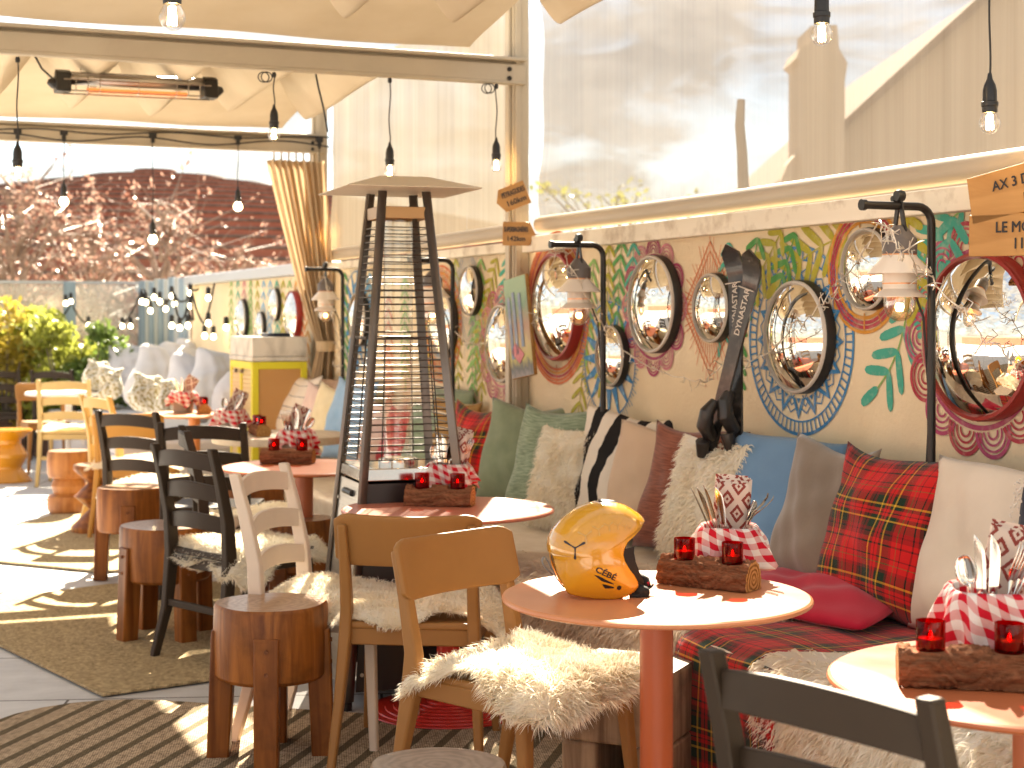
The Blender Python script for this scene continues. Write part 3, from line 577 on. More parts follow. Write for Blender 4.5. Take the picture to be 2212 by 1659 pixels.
canopy(-5.5,.3,'cream canopy fabric over the bay behind the front bulbs',2.2)
def blind(s0,s1,z1,zr,label,wav=.02,mt='screen'):
    t=thing('roller_blind',label,'blind',(WX+.03,(s0+s1)/2,zr)); b=MB(); NU=70;NV=24;P=[];U=[]
    for i in range(NU+1):
        s=s0+(s1-s0)*i/NU; row=[];ur=[]
        for j in range(NV+1):
            f=j/NV; z=zr+(z1-zr)*f; edge=(.035*math.sin(6.5*f+.6)+.02*math.sin(13*f))*(max(0,(i/NU-.9))*10)
            x=WX+.03+wav*(.4*math.sin(5*s+1)+.3*math.sin(11*s)+.2*math.sin(23*s))*(.25+.75*f); row.append(L_(t,(x,s+edge,z))); ur.append((s,z))
        P.append(row);U.append(ur)
    b.sheet(P,U); b.build('screen',M[mt],t,ang=180)
    b=MB(); b.tube([L_(t,(WX+.02,s0,zr)),L_(t,(WX+.02,(s0+s1)/2,zr-.006)),L_(t,(WX+.02,s1,zr))],.042,14); b.build('roll_tube',M['roll'],t,ang=50)
    return t
blind(3.56,7.215,2.99,1.865,'see through cream roller blind in front of the gabled house')
blind(7.44,10.90,3.10,1.85,'cream roller blind hanging behind the patio heater',mt='screen_dense')
# ---------------------------------------------------------------- curtain at the second post
t=thing('curtain','beige linen curtain gathered with a tie at the far post','curtain',onx(690,760,2.95)); P=[];NU=90;NV=40; sY=10.78
b=MB(); topL=ony(577,345,sY);topR=ony(699,343,sY);tie=ony(704,748,sY); bot=ony(694,850,sY)
for i in range(NU+1):
    f=i/NU;row=[]
    for j in range(NV+1):
        g=j/NV; z=topL.z+(bot.z-topL.z)*g; zt=(z-tie.z)/(topL.z-tie.z)
        if zt>0: k=zt**.85; xl=tie.x-.055+(topL.x-tie.x+.055)*k; xr=tie.x+.055+(topR.x-tie.x-.055)*k**2
        else: k=min(1,-zt*3.2); xl=tie.x-.055-.09*k; xr=tie.x+.055+.02*k
        am=.035+.02*abs(zt); row.append(L_(t,(xl+(xr-xl)*f,sY+am*math.sin(2*PI*9*f+.8*math.sin(3*f))+.015*math.sin(17*f),z)))
    P.append(row)
b.sheet(P); b.build('curtain_cloth',M['curtain'],t,ang=180)
b=MB(); b.lathe([(.066,-.035),(.072,0),(.066,.035)],20,Matrix.Translation(L_(t,tie))@Matrix.Diagonal((1,.85,1,1))); b.build('tieback',M['curtain'],t,ang=80)
b=MB()
for i in range(7): b=MB(); b.tube([L_(t,topL.lerp(topR,.12+.13*i)+Vector((0,0,-.015))),L_(t,topL.lerp(topR,.12+.13*i)+Vector((0,0,.05)))],.007,6); b.build('curtain_hook',M['frame'],t)
# ---------------------------------------------------------------- hanging bulbs
def bulb_shape(b,c,r=.03,n=18):
    c=Vector(c); pr=[(.0,-1.02*r)]+[(r*math.sin(PI*k/12),-r*math.cos(PI*k/12)) for k in range(1,9)]+[(.62*r,.95*r),(.45*r,1.35*r),(.42*r,1.5*r)]
    b.lathe(pr,n,Matrix.Translation(c),caps=False)
def pendant(u,vb,vtop,s_,label,frost=False,coil=False,sc_=1.0,group='bare bulbs hanging from the pergola beams'):
    bt=ony(u,vb,s_); top=ony(u,vtop,s_); top.x=bt.x; r=.03*sc_
    t=thing('pendant_bulb',label,'bulb',top,0,group); Lz=bt.z-top.z
    c=Vector((0,0,Lz+r)); sk=c+Vector((0,0,1.4*r))
    b=MB(); pth=[Vector((0,0,0)).lerp(Vector(sk)+Vector((0,0,.08*sc_)),f) if True else 0 for f in [k/10 for k in range(11)]]
    pth=[p+Vector((.0035*math.sin(k*.8+u),.002*math.cos(k*.9),0))*(0 if k in(0,10) else 1) for k,p in enumerate(pth)]
    b.tube(pth,.0032,6); b.lathe([(.009,-.012),(.011,.0),(.008,.012)],10,Matrix.Translation((0,0,-.008)))
    if coil:
        for q in range(2): b.tube([Vector((-.035-.012*q+.026*math.cos(a),.0+.01*q,-.02+.024*math.sin(a))) for a in [2*PI*k/14 for k in range(15)]],.003,5)
    b.build('cord',M['cable'],t)
    b=MB(); b.lathe([(.021,-.012),(.0215,.004),(.0235,.006),(.0235,.018),(.020,.02),(.0195,.05),(.016,.066),(.008,.082),(.0055,.098)],16,Matrix.Translation(sk)@Matrix.Diagonal((sc_,sc_,sc_,1))); b.build('socket',M['black'],t,ang=35)
    b=MB(); bulb_shape(b,c,r)
    if frost: b.build('bulb',M['hotbulb'],t,ang=180)
    else:
        bo=b.build('bulb',M['glass'],t,ang=180); b=MB()
        for k in range(6):
            a=2*PI*k/6; b.tube([c+Vector((.30*r*math.cos(a),.30*r*math.sin(a),-.55*r)),c+Vector((.24*r*math.cos(a+.3),.24*r*math.sin(a+.3),.75*r))],.0016*sc_+.0004,5)
        b.build('filament',M['filament'],bo)
    return t
S1=7.27;S2=10.86;S0=3.60
pendant(372,67,-60,S0,'large clear bulb cut by the top edge left of centre')
pendant(1775,100,-70,S0,'clear bulb in front of the chimney')
pendant(2138,290,-80,S0,'clear bulb on a long cord at the right over the sloping roof')
pendant(38,390,125,S1,'clear bulb on a long cord at the far left edge')
pendant(592,305,158,S1,'clear bulb with a coiled cord right of the infrared heater',coil=True)
pendant(842,384,170,S1,'clear bulb hanging directly above the patio heater')
pendant(1072,372,183,S1,'clear bulb hanging left of the wooden signs',coil=True)
pendant(138,446,300,S2,'white glowing bulb hanging against the brick rotunda at left',True)
pendant(330,527,300,S2,'lowest white glowing bulb in the middle of the open view',True)
pendant(514,456,300,S2,'white glowing bulb hanging just left of the curtain',True)
pendant(690,523,315,S2,'amber bulb hanging in front of the curtain top')
# string cable along the second beam
b=MB()
for dv,am in ((0,.012),(14,.02)):
    P=[ony(u,278+dv+u*.028+2,10.84)+Vector((0,-.01,am*math.sin(u*.021+dv))) for u in range(-60,712,14)]; b.tube(P,.006,6)
for u in (38,138,330,514,690): p=ony(u,283+u*.028,10.83); b.box(p,(.05,.02,.03)); b.box(p-Vector((0,0,.03)),(.025,.02,.04))
tag(b.build('string_light_cable',M['cable']),'black festoon cable running along the far cream beam','cable')
b=MB(); P=[ony(u,v,8.6) for u,v in ((75,120),(90,148),(112,168),(135,180))]; b.tube(P,.006,6); tag(b.build('heater_cable',M['cable']),'black cable feeding the infrared heater from the beam','cable')
b=MB(); P=[ony(u,v,7.42) for u,v in ((682,160),(688,190),(698,230),(708,285))]; b.tube(P,.005,6); tag(b.build('loose_cable',M['cable']),'loose black cable hanging beside the curtain post','cable')
# ---------------------------------------------------------------- infrared heater under the canopy
hs=8.5; a=ony(135,181,hs); c=ony(452,196,hs); t=thing('infrared_heater','long dark infrared heater lamp hanging on chains under the canopy','heater',(a+c)/2)
A_=L_(t,a);C_=L_(t,c); ax=(C_-A_).normalized(); nn=Vector((0,1,0)); up=ax.cross(nn)
def pr_h(p,prof,l): 
    Mx=frame(p,up if False else nn*-1,Vector((0,0,1)))
    return Mx
for p,sg in ((A_,-1),(C_,1)):
    b=MB(); q=p; b.prism([(-.07,-.045),(.06,-.045),(.075,.0),(.05,.05),(.0,.075),(-.05,.055)],.075,frame(q,(0,1,0),(0,0,1))); b.tube([q,q+ax*sg*.05,q+ax*sg*.075+Vector((0,0,.01))],[.035,.03,.015],8); b.build('end_cap',M['black'],t,bevel=.012)
b=MB(); b.sheet([[A_+Vector((0,.055*math.cos(k),.01+.055*math.sin(k))),C_+Vector((0,.055*math.cos(k),.01+.055*math.sin(k)))] for k in [PI*.98*i/10-.1 for i in range(11)]]); b.build('reflector',M['brushed'],t,solid=.003)
b=MB(); b.tube([A_.lerp(C_,.16)+Vector((0,-.012,-.028)),A_.lerp(C_,.84)+Vector((0,-.012,-.028))],.011,8); b.build('heating_element',M['hot_tube'],t)
b=MB()
for dz,dy in ((.05,-.04),(-.038,-.05),(-.05,.0),(.018,-.058)):
    b.tube([A_+Vector((0,dy,dz)),C_+Vector((0,dy,dz))],.0035,5)
for f in (.08,.16,.24,.5,.76,.84,.92): b.tube([A_.lerp(C_,f)+Vector((0,-.04,.05)),A_.lerp(C_,f)+Vector((0,-.06,.015)),A_.lerp(C_,f)+Vector((0,-.052,-.038)),A_.lerp(C_,f)+Vector((0,.0,-.05))],.0025,5)
b.build('guard_wire',M['brushed'],t)
for f in (.12,.87):
    b=MB(); p=A_.lerp(C_,f)
    for k in range(13): b.lathe([(.007,-.002),(.009,0),(.007,.002)],8,Matrix.Translation(p+Vector((0,0,.06+.018*k)))@Matrix.Rotation(R(90),4,'X')@Matrix.Rotation(R(90*(k%2)),4,'Y'),caps=False)
    b.build('chain',M['brushed'],t)
# ---------------------------------------------------------------- wooden arrow signs
def sign(c,yv,tilt,w,h,left,l1,l2,label,ts=.05,tip=.05,off=0,fs=None):
    c=Vector(c); n=Vector((-math.cos(yv),-math.sin(yv),0)); xr=Vector((math.sin(yv),-math.cos(yv),0)) # xr = to the viewer's right
    Mx=frame(c,xr,(0,0,1))@Matrix.Rotation(R(tilt),4,'Z'); t=thing('arrow_sign',label,'sign',c,0,'wooden ski resort signs on the posts')
    Mx.translation=Vector((0,0,0))
    P=[(-w/2,-h/2),(w/2,-h/2),(w/2+tip,0),(w/2,h/2),(-w/2,h/2)]
    if left: P=[(-x,y) for x,y in reversed(P)]
    if tip==0: P=[(-w/2,-h/2),(w/2,-h/2),(w/2,h/2),(-w/2,h/2)]
    b=MB(); b.prism(P,.022,Mx); bd=b.build('board',M['pine'],t,bevel=.002,smooth=False)
    for s_,dy,k in ((l1,h*.17,1.0),(l2,-h*.22,1.0)):
        b=MB(); V,Fc=text_geo(s_,ts*k); wd=max(v.x for v in V)-min(v.x for v in V); q=min(1,(fs or w*.9)/wd)
        [b.add([Mx@Vector((v.x*q+off+ox_*ts,v.y+dy+oy_*ts,.0133+.0001*kk)) for v in V],Fc) for kk,(ox_,oy_) in enumerate(((0,0),(.022,0),(-.022,0),(0,.018),(0,-.018)))]; b.build('lettering',M['decal'],bd,smooth=False)
    return t
sign(onx(1112,424,WX-.14),R(62),21,.13,.115,True,'PEYRAGUDES','160km','wooden arrow sign tilted up on the middle post reading PEYRAGUDES',.038,.03)
sign(onx(1115,505,WX-.14),R(62),-1,.13,.115,False,'SUPERBAGNÈRES','142km','wooden arrow sign under it on the middle post pointing right',.034,.03)
sg_x=onx(2252,405,WX-.16)
sign(onx(2224,403,WX-.13),R(12),9,.40,.135,False,'AX 3 DOMAINES','128km','upper tilted pine sign at the right edge reading AX 3',.04,.05,.035,.30)
sign(onx(2224,506,WX-.13),R(12),-1,.40,.118,False,'LE MOURTIS','119km','lower level pine sign at the right edge reading LE M',.043,.05,.012,.30)
# ---------------------------------------------------------------- lanterns on bent poles
def lantern(ub,vb,vz,label_b,label_l,xp=3.0,out=.24,s=1.0):
    p=onx(ub,vb,xp); zt=p.z; Y=depth(p)
    t=thing('lamp_bracket',label_b,'bracket',(p.x,p.y,0),0,'bent steel lamp brackets along the bench'); rb=.05
    pth=[Vector((0,0,.05)),Vector((0,0,.9)),Vector((0,0,zt-rb))]+[Vector((-rb+rb*math.cos(k),0,zt-rb+rb*math.sin(k))) for k in [R(15*i) for i in range(1,7)]]+[Vector((-out,0,zt))]
    b=MB(); b.tube(pth,.0125,10); b.lathe([(.07,0),(.07,.012),(.02,.016)],20,Matrix.Translation((0,0,.035))); b.build('pole',M['steel_dark'],t,ang=60)
    b=MB(); b.lathe([(.017,-.007),(.017,.007)],10,Matrix.Translation((-out-.004,0,zt))@Matrix.Rotation(R(90),4,'Y')); b.build('end_knob',M['steel_dark'],t)
    b=MB(); b.tube([Vector((-.13*1,0,zt-.16)),Vector((-.08,.01,zt-.2)),Vector((-.02,.012,zt-.33)),Vector((.006,.016,zt-.6)),Vector((-.016,.012,zt-.9)),Vector((.0,.016,.1))],.004,6); b.build('power_cable',M['cable'],t)
    q=Vector((p.x-.115,p.y,zt)); l=thing('lantern',label_l,'lantern',q,0,'white glass bottomed lanterns on the brackets')
    b=MB()
    for sg in (-1,1): b.bar(Vector((0,sg*.004,.018)),Vector((0,sg*.034,-.115)),.006,.016)
    b.lathe([(.016,-.012),(.019,0),(.016,.012)],12,Matrix.Translation((0,0,.03))@Matrix.Rotation(R(90),4,'Y')); b.lathe([(.009,-.012),(.012,0),(.009,.012)],12,Matrix.Translation((0,.02,.022))@Matrix.Rotation(R(90),4,'Y')); b.build('hanging_strap',M['black'],l)
    b=MB(); b.lathe([(.018,-.058),(.050,-.097),(.052,-.101),(.051,-.138),(.052,-.142)][::-1],36); b.build('cap',M['lampgrey'],l,ang=30)
    b=MB(); b.lathe([(.0505,-.1425),(.0508,-.146)][::-1],36); b.build('copper_ring',M['copper'],l)
    b=MB(); b.lathe([(.050,-.146),(.052,-.152),(.094,-.198),(.0945,-.201),(.090,-.201),(.05,-.197),(.0505,-.228)][::-1],40); b.lathe([(.0505,-.232),(.049,-.246),(.076,-.268),(.0765,-.2705),(.047,-.268)][::-1],40); b.build('shade',M['lampwhite'],l,ang=35)
    b=MB(); b.lathe([(.0503,-.228),(.0503,-.232)][::-1],36); b.build('light_slit',M['copper'],l)
    b=MB(); b.lathe([(.0,-.343),(.018,-.340),(.033,-.329),(.043,-.311),(.047,-.29),(.0475,-.266)],28,caps=False); gg=b.build('glass_globe',M['globe'],l,ang=180)
    b=MB(); b.lathe([(0,-.314),(.010,-.312),(.014,-.300),(.010,-.288),(.005,-.288)],12,caps=False); b.build('bulb',M['lampglow'],gg,ang=180)
    return l
lantern(2012,447,0,'dark bent steel lamp bracket at the right beside the largest mirror','front white lantern hanging before the orange ringed mirror')
lantern(1303,530,0,'dark bent steel lamp bracket standing before the small blue star','white lantern right of the middle post with a twig garland')
lantern(978,562,0,'dark bent steel lamp bracket just right of the patio heater','lantern partly hidden behind the right heater post')
lantern(740,582,0,'dark bent steel lamp bracket between curtain and patio heater','farthest white lantern hanging in front of the tied curtain')
# ---------------------------------------------------------------- skis
def ski(ptop,pbot,label,sgn):
    a=Vector(ptop);c=Vector(pbot); d=(a-c); L0=d.length; zz=d/L0; nx=Vector((-1,-.35,0)); nx=(nx-zz*nx.dot(zz)).normalized(); xx=zz.cross(nx)*-1
    t=thing('ski',label,'ski',c,0,'pair of black skis leaning on the wall'); P=[];b=MB(); NN=40
    rows=[]
    for i in range(NN+1):
        f=i/NN; w=.027+.013*(2*f-1)**2*1.0+(.004 if f>.9 else 0); 
        if f>.955: w*=math.sqrt(max(0,1-((f-.955)/.045)**2))+.03
        curl=.055*max(0,(f-.88)/.12)**2; ctr=zz*(L0*f)+nx*curl
        rows.append([ctr-xx*w-nx*.006,ctr-xx*w+nx*.006,ctr+xx*w+nx*.006,ctr+xx*w-nx*.006,ctr-xx*w-nx*.006])
    b.sheet(rows); skb=b.build('ski_body',M['ski'],t,ang=30)
    fq=.84; Mx=frame(zz*(L0*.66)+nx*.0085,zz,-xx*-1 if False else xx*-1); V,Fc=text_geo('DYNASTAR',.034,.012); 
    b=MB(); Mx=frame(zz*(L0*.80)+nx*.0085,zz,nx.cross(zz)); b.add([Mx@v for v in V],Fc); b.build('lettering',M['ski_white'],skb,smooth=False)
    b=MB(); q=zz*(L0*.875)+nx*.02; b.bar(q-xx*.036,q+xx*.036,.003,.004,up=nx); b.build('tip_stripe',M['ski_white'],skb)
    b=MB(); q=zz*(L0*.43)+nx*.03; Q=[q-zz*.05-nx*.02,q+nx*.03,q+zz*.05+nx*.035,q+zz*.09+nx*.005]; b.tube(Q,[.026,.032,.028,.018],10); b.tube([q-zz*.12+nx*.0,q-zz*.06+nx*.02],[.022,.027],10); b.build('binding',M['rim_black'],t,ang=50,bevel=.003)
M['ski']=mk('ski_black',(.016,.014,.013),(.06,.05,.04),.28,scale=5,rp=(.45,.75),coat=.4,dirt=(22,.35,(.2,.17,.14))); M['ski_white']=mk('ski_print',(.62,.55,.46),None,.5)
ski(onx(1591,533,3.03),onx(1590,1190,2.93),'black ski with its tip on the left of the crossed pair',-1)
ski(onx(1640,540,2.99),onx(1478,1190,2.86),'black ski with its tip on the right crossing in front of the pair',1)
# ---------------------------------------------------------------- house, pole and sapling beyond the blind
Yh=19.0
hb=thing('gabled_house','pale gabled house with a chimney beyond the roller blind','house',cam(5.2,Yh,-4.2))
def hp(u,v,dy=0): return L_(hb,at(u,v,Yh)+FWD*dy)
def ext(name,px,d0,d1,mat,bev=0):
    b=MB(); A=[hp(u,v,d0) for u,v in px]; B2=[q+FWD*(d1-d0) for q in A]; n=len(A); b.add(A+B2,[tuple(range(n))[::-1],tuple(range(n,2*n))]+[(i,(i+1)%n,n+(i+1)%n,n+i) for i in range(n)]); return b.build(name,mat,hb,smooth=False,bevel=bev)
ext('wall',[(1655,435),(2115,15),(2700,-330),(3300,60),(3300,1500),(1655,1500)],0,7,M['housewall'])
ext('roof',[(1648,438),(1640,425),(2105,-2),(2700,-350),(2700,-328),(2115,15)],-.25,7.2,M['rooftile'])
ch=ext('chimney',[(1716,470),(1716,150),(1704,140),(1712,118),(1733,108),(1735,72),(1790,70),(1794,120),(1812,150),(1806,190),(1806,470)],-.5,.4,M['housewall'])
ch=ext('lean_to',[(1665,420),(1690,360),(1716,330),(1760,320),(1830,430),(1830,700),(1665,700)],-.4,0,M['housewall'])
b=MB(); P=[at(u,v,9.5) for u,v in ((1612,600),(1606,410),(1603,330),(1598,270),(1601,215))]; P[0].z=-1; b.tube(P,[.045,.035,.032,.03,.024],8); b.tube([at(1600,256,9.5),at(1592,240,9.5)],[.02,.012],6); tag(b.build('wooden_pole',M['bark_far']),'crooked bare pole beyond the roller blind left of the chimney','pole')
# ---------------------------------------------------------------- fur and cushions
def furblades(b, S, n, Lh, Wd, flow=(0,0,-.4), up=.6, clump=26, spread=.35, jit=.35, seed=1, fringe=0.0):
    g=np.random.default_rng(seed); a=g.random(n); c=g.random(n)
    if fringe:
        k=int(n*fringe); e=g.integers(0,4,k); t=g.random(k)
        a[:k]=np.where(e==0,t,np.where(e==1,t,np.where(e==2,.0,1.))); c[:k]=np.where(e==0,.0,np.where(e==1,1.,t))
        a[:k]=np.clip(a[:k]+g.normal(0,.008,k),0,1); c[:k]=np.clip(c[:k]+g.normal(0,.008,k),0,1)
    h=1e-3; P=S(a,c); Pa=(S(np.minimum(a+h,1),c)-S(np.maximum(a-h,0),c)); Pc=(S(a,np.minimum(c+h,1))-S(a,np.maximum(c-h,0)))
    Nn=np.cross(Pa,Pc); Nn/=np.linalg.norm(Nn,axis=1,keepdims=True)+1e-9
    ka=np.floor(a*clump)+.5;kc=np.floor(c*clump)+.5; hsh=np.sin(ka*12.9+kc*78.2)*43758.5; j1=(hsh-np.floor(hsh))-.5; hs2=np.sin(ka*39.3+kc*11.1)*24634.6; j2=(hs2-np.floor(hs2))-.5
    C=S(np.clip((ka+j1*.8)/clump,0,1),np.clip((kc+j2*.8)/clump,0,1))
    fl=np.array(flow)[None,:]+np.stack([j1,j2,j1*j2*2],1)*spread*2
    D=Nn*up+fl+g.normal(0,jit,(n,3)); D/=np.linalg.norm(D,axis=1,keepdims=True)
    if fringe:
        ctr=S(np.full(n,.5),np.full(n,.5)); od=P-ctr; od[:,2]*=.3; od/=np.linalg.norm(od,axis=1,keepdims=True)+1e-9
        ed=np.maximum(np.abs(a-.5),np.abs(c-.5))*2; wgt=(np.clip((ed-.86)/.14,0,1)*.9)[:,None]; D=D*(1-wgt)+(od*.8+np.array([0,0,-.12])+D*.35)*wgt
    l=(Lh*(.6+.7*g.random(n)))[:,None]; tip=P+D*l; tip+=(C-P)*.35*(np.linalg.norm(C-P,axis=1,keepdims=True)<Lh*2.2); tip[:,2]-=(.25*l[:,0])
    mid=P+D*l*.55
    ax=np.cross(D,g.normal(0,1,(n,3))); ax/=np.linalg.norm(ax,axis=1,keepdims=True)+1e-9; w=(Wd*(.6+.8*g.random(n)))[:,None]
    P0=P-Nn*.004
    V=np.stack([P0-ax*w,P0+ax*w,mid-ax*w*.7,mid+ax*w*.7,tip],1).reshape(-1,3); o=len(b.v)
    b.v+= [tuple(q) for q in V.tolist()]; b.uvs+=[(0.,0.)]*len(V)
    idx=np.arange(n)*5+o
    for i in idx.tolist(): b.f.append((i,i+1,i+3,i+2)); b.f.append((i+2,i+3,i+4))
    b.m+=[0]*(2*n)
def sheetS(b,S,nu=24,nv=24,uv=None):
    A,C=np.meshgrid(np.linspace(0,1,nu),np.linspace(0,1,nv),indexing='ij'); P=S(A.ravel(),C.ravel()).reshape(nu,nv,3)
    U=None if uv is None else [[(A[i,j]*uv[0],C[i,j]*uv[1]) for j in range(nv)] for i in range(nu)]
    b.sheet([[Vector(P[i,j]) for j in range(nv)] for i in range(nu)],U)
def pillow_geo(b,w,h,t,sag=.0,seed=0,n=26,wr=1.0,pin=.075,ro=0):
    g=random.Random(seed); ph=[g.uniform(0,6) for _ in range(6)]
    for side in (1,-1):
        P=[];U=[]
        for i in range(n+1):
            x=-1+2*i/n; row=[];ur=[]
            for j in range(n+1):
                z=-1+2*j/n; ex=x*(1-pin*(1-z*z)-ro*z**4*abs(x)**3); ez=z*(1-pin*(1-x*x)-ro*x**4*abs(z)**3)
                f=max(0,(1-abs(x)**2.6))**.62*max(0,(1-abs(z)**2.6))**.62
                cr=.010*wr*(math.sin(5.1*x+3.3*z+ph[0])+.7*math.sin(9*z-4*x+ph[1])+.5*math.sin(13*x+7*z+ph[2]))*f
                yy=-side*(t/2*f*(1-.28*z)+cr*.6)
                row.append(Vector((ex*w/2+.008*math.sin(4*z+ph[3])*wr,yy,h/2+ez*h/2-sag*(1-x*x)*(z>0)*z*.5-.012*math.sin(3*x+ph[4])*max(z,0))))
                ur.append(((x+1)/2*w+(0 if side>0 else 1),(z+1)/2*h))
            P.append(row);U.append(ur)
        if side<0: P=P[::-1];U=U[::-1]
        b.sheet(P,U)
def cushion(mat,label,uL,uR,vT,vB,n=2.93,w=.5,t=.17,lean=14,roll=0,seed=0,fur=0,name='cushion',group='cushions along the bench',zb=None,furmat='fur',h=None,sag=.02,furL=.03):
    um=(uL+uR)/2; c=onx(um,(vT+vB)/2,n); Y=depth(c); a=(um-CX)/F
    pw=(uR-uL)/F*Y; best=None
    for k in range(0,76):
        ps=R(k); ax=Vector((-math.sin(ps),math.cos(ps),0)); p1=c+ax*w/2;p2=c-ax*w/2
        f=lambda p:((p.x*CT-p.y*ST)/depth(p))
        d=abs((f(p2)-f(p1))*Y-pw)
        if best is None or d<best[0]: best=(d,ps)
    ps=best[1]; zT=onx(um,vT,n).z; zB=onx(um,vB,n).z if zb is None else zb; h=h or max(.2,(zT-zB)/math.cos(R(lean))+.02)
    o=thing(name,label,'cushion',(c.x,c.y,zB),0,group); o.rotation_euler=Euler((R(-lean),R(roll),ps-PI/2),'XYZ')
    # local: -y is the front face
    b=MB(); pillow_geo(b,w,h,t,sag,seed)
    if fur:
        def S(a_,c_):
            x=-1+2*a_;z=-1+2*c_; f=np.clip(1-np.abs(x)**2.6,0,1)**.62*np.clip(1-np.abs(z)**2.6,0,1)**.62
            return np.stack([x*(1-.075*(1-z*z))*w/2,-t/2*f*(1-.28*z),h/2+z*(1-.075*(1-x*x))*h/2],1)
        furblades(b,S,int(fur*.8),furL*1.1,.0023,(0,-.2,-.5),.26,14,.4,.3,seed+5,.14)
    ob=b.build('cushion_cover',M[furmat] if fur else M[mat],o,ang=180,merge=not fur)
    return o
# ---------------------------------------------------------------- bench
bt=thing('long_bench','long cream upholstered bench running the length of the mural wall','bench',(2.7,6.4,0)); s0,s1=2.0,10.25
b=MB(); b.box((0,(s0+s1)/2-6.4,.2),(.80,s1-s0,.40)); b.build('bench_base',M['bench_cloth'],bt,bevel=.02)
b=MB()
for k in range(5):
    a=s0+(s1-s0)*k/5+.01; c=s0+(s1-s0)*(k+1)/5-.01; b.box((-.01,(a+c)/2-6.4,.44),(.86,c-a,.08))
b.build('seat_pad',M['bench_cloth'],bt,bevel=.025,bseg=3)
XF=2.265   # front face of the seat pad
def overS(sa,sb,xb,zdrop,lift=.0,wob=.02,seed=0,zs=.485):
    """surface laid from the back of the seat to its front edge and down the front"""
    la=xb-(XF); lt=la+(zs-zdrop)
    def S(a,c):
        s=sa+(sb-sa)*a; s=s+wob*np.sin(c*7+seed)*np.clip(np.abs(a-.5)*2,0,1); d=c*lt
        r=.07; x=xb-np.minimum(d,la); dz=np.maximum(d-la,0)
        z=zs-dz; k=np.clip(1-np.abs(d-la)/r,0,1)**2; x=x+k*.018-np.where(d>la,.012+.02*np.sin(s*9+seed)*np.clip(dz*4,0,1),0); z=z-k*.022
        return np.stack([x,s,z+lift+.004*np.sin(s*13+d*11+seed)+.0*a],1)
    return S
def throwfur(label,sa,sb,xb,zdrop,n,Lh,mat,seed,lift=.02,flow=(-.5,0,-.55),up=.45,cl=30,wd=.0024):
    b=MB(); S=overS(sa,sb,xb,zdrop,lift,.05,seed); sheetS(b,S,30,40); furblades(b,S,n,Lh,wd,flow,up,cl,.42,.28,seed,.10)
    return tag(b.build('sheepskin_throw',M[mat],ang=180),label,'sheepskin',group='sheepskin throws on the bench')
throwfur('large cream sheepskin over the bench at the lower right beside the tartan blanket',2.15,3.66,2.98,.02,32000,.040,'fur',3,up=.28,wd=.0027)
throwfur('greyish long haired sheepskin hanging over the bench front behind the yellow helmet',4.10,5.62,2.72,.10,26000,.032,'fur_dark',5,.02,(-.45,.1,-.7),.24,wd=.0026)
b=MB(); S=overS(3.58,4.12,3.02,.03,.013,.03,2); sheetS(b,S,14,50,(.54,1.25)); tag(b.build('tartan_blanket',M['tartan'],ang=180,solid=.008,soff=0),'red tartan blanket laid over the bench under the crimson cushion','blanket')
b=MB(); S=overS(6.9,9.9,2.75,.05,.012,.05,9); sheetS(b,S,40,40,(3,1.1)); tag(b.build('bench_throw',M['bench_cloth'],ang=180,solid=.006),'pale cloth throw over the bench left of the patio heater','blanket')
# ---------------------------------------------------------------- cushions, right to left
cushion('navy','navy cushion with a white dotted edge at the right border',2168,2420,1008,1330,2.78,.56,.16,14,0,1,zb=.5)
t=[o for o in bpy.data.objects if o.get('label','').startswith('navy cushion')][0]
b=MB(); g=random.Random(4)
for k in range(130): b.lathe([(.0035*g.uniform(.6,1.3),0),(.003,.002),(0,.0025)],6,Matrix.Translation((-.245+g.uniform(-.012,.022),-.034-g.uniform(0,.012),.03+.46*g.random()))@Matrix.Rotation(R(90),4,'X'))
b.build('dotted_trim',M['lampwhite'],t)
cushion('canvas','plain cream canvas cushion between the tartan and navy cushions',1975,2210,1012,1345,2.86,.56,.17,13,1,2,zb=.5)
cushion('fur','shaggy cushion peeking out behind the tartan covered cushion',1905,2010,1085,1320,2.95,.44,.16,14,0,12,fur=4200,furmat='fur_dark',zb=.5)
cushion('tartan','tall cushion wrapped in red tartan blanket right of the taupe one',1738,2015,985,1340,2.86,.62,.17,15,2,3,zb=.5,sag=.05)
cushion('taupe','taupe velvet cushion between the blue and tartan cushions',1652,1830,968,1255,2.88,.48,.17,13,2,4,zb=.5)
cushion('blue','mid blue cotton cushion left of the taupe one',1520,1762,948,1215,2.92,.52,.18,14,3,5,zb=.5)
cushion('fur','white fluffy fur cushion between the rust and blue cushions',1428,1560,962,1200,2.84,.44,.16,12,1,6,fur=6000,zb=.5)
cushion('rust','rust brown woven cushion left of a white fur one',1360,1560,932,1175,2.91,.50,.17,14,3,7,zb=.5)
cushion('beige','plain sand beige cushion left of the rust one',1290,1478,930,1140,2.94,.48,.16,14,1,8,zb=.5)
cushion('zebra','black and white wavy striped cushion',1205,1404,898,1130,2.93,.50,.18,15,4,9,zb=.5)
cushion('fur','white fluffy fur cushion between the green weave and striped cushions',1140,1262,935,1110,2.83,.42,.16,12,0,10,fur=5000,zb=.5)
cushion('green_weave','flecked green woven cushion beside white fur',1082,1256,890,1100,2.92,.50,.18,15,3,11,zb=.5)
cushion('sage','plain sage green cushion right of the small tartan one',1020,1196,880,1090,2.95,.50,.18,14,2,13,zb=.5)
cushion('tartan2','cushion draped in bright tartan right of the patio heater',945,1066,880,1080,2.90,.48,.18,14,0,14,zb=.5,sag=.04)
cushion('ochre','ochre striped cushion tucked behind the right heater post',905,1010,868,1060,2.97,.5,.16,12,0,15,zb=.5)
cushion('green_weave','green cushion seen through the glass of the patio heater',860,960,880,1050,2.92,.5,.17,13,0,16,zb=.5)
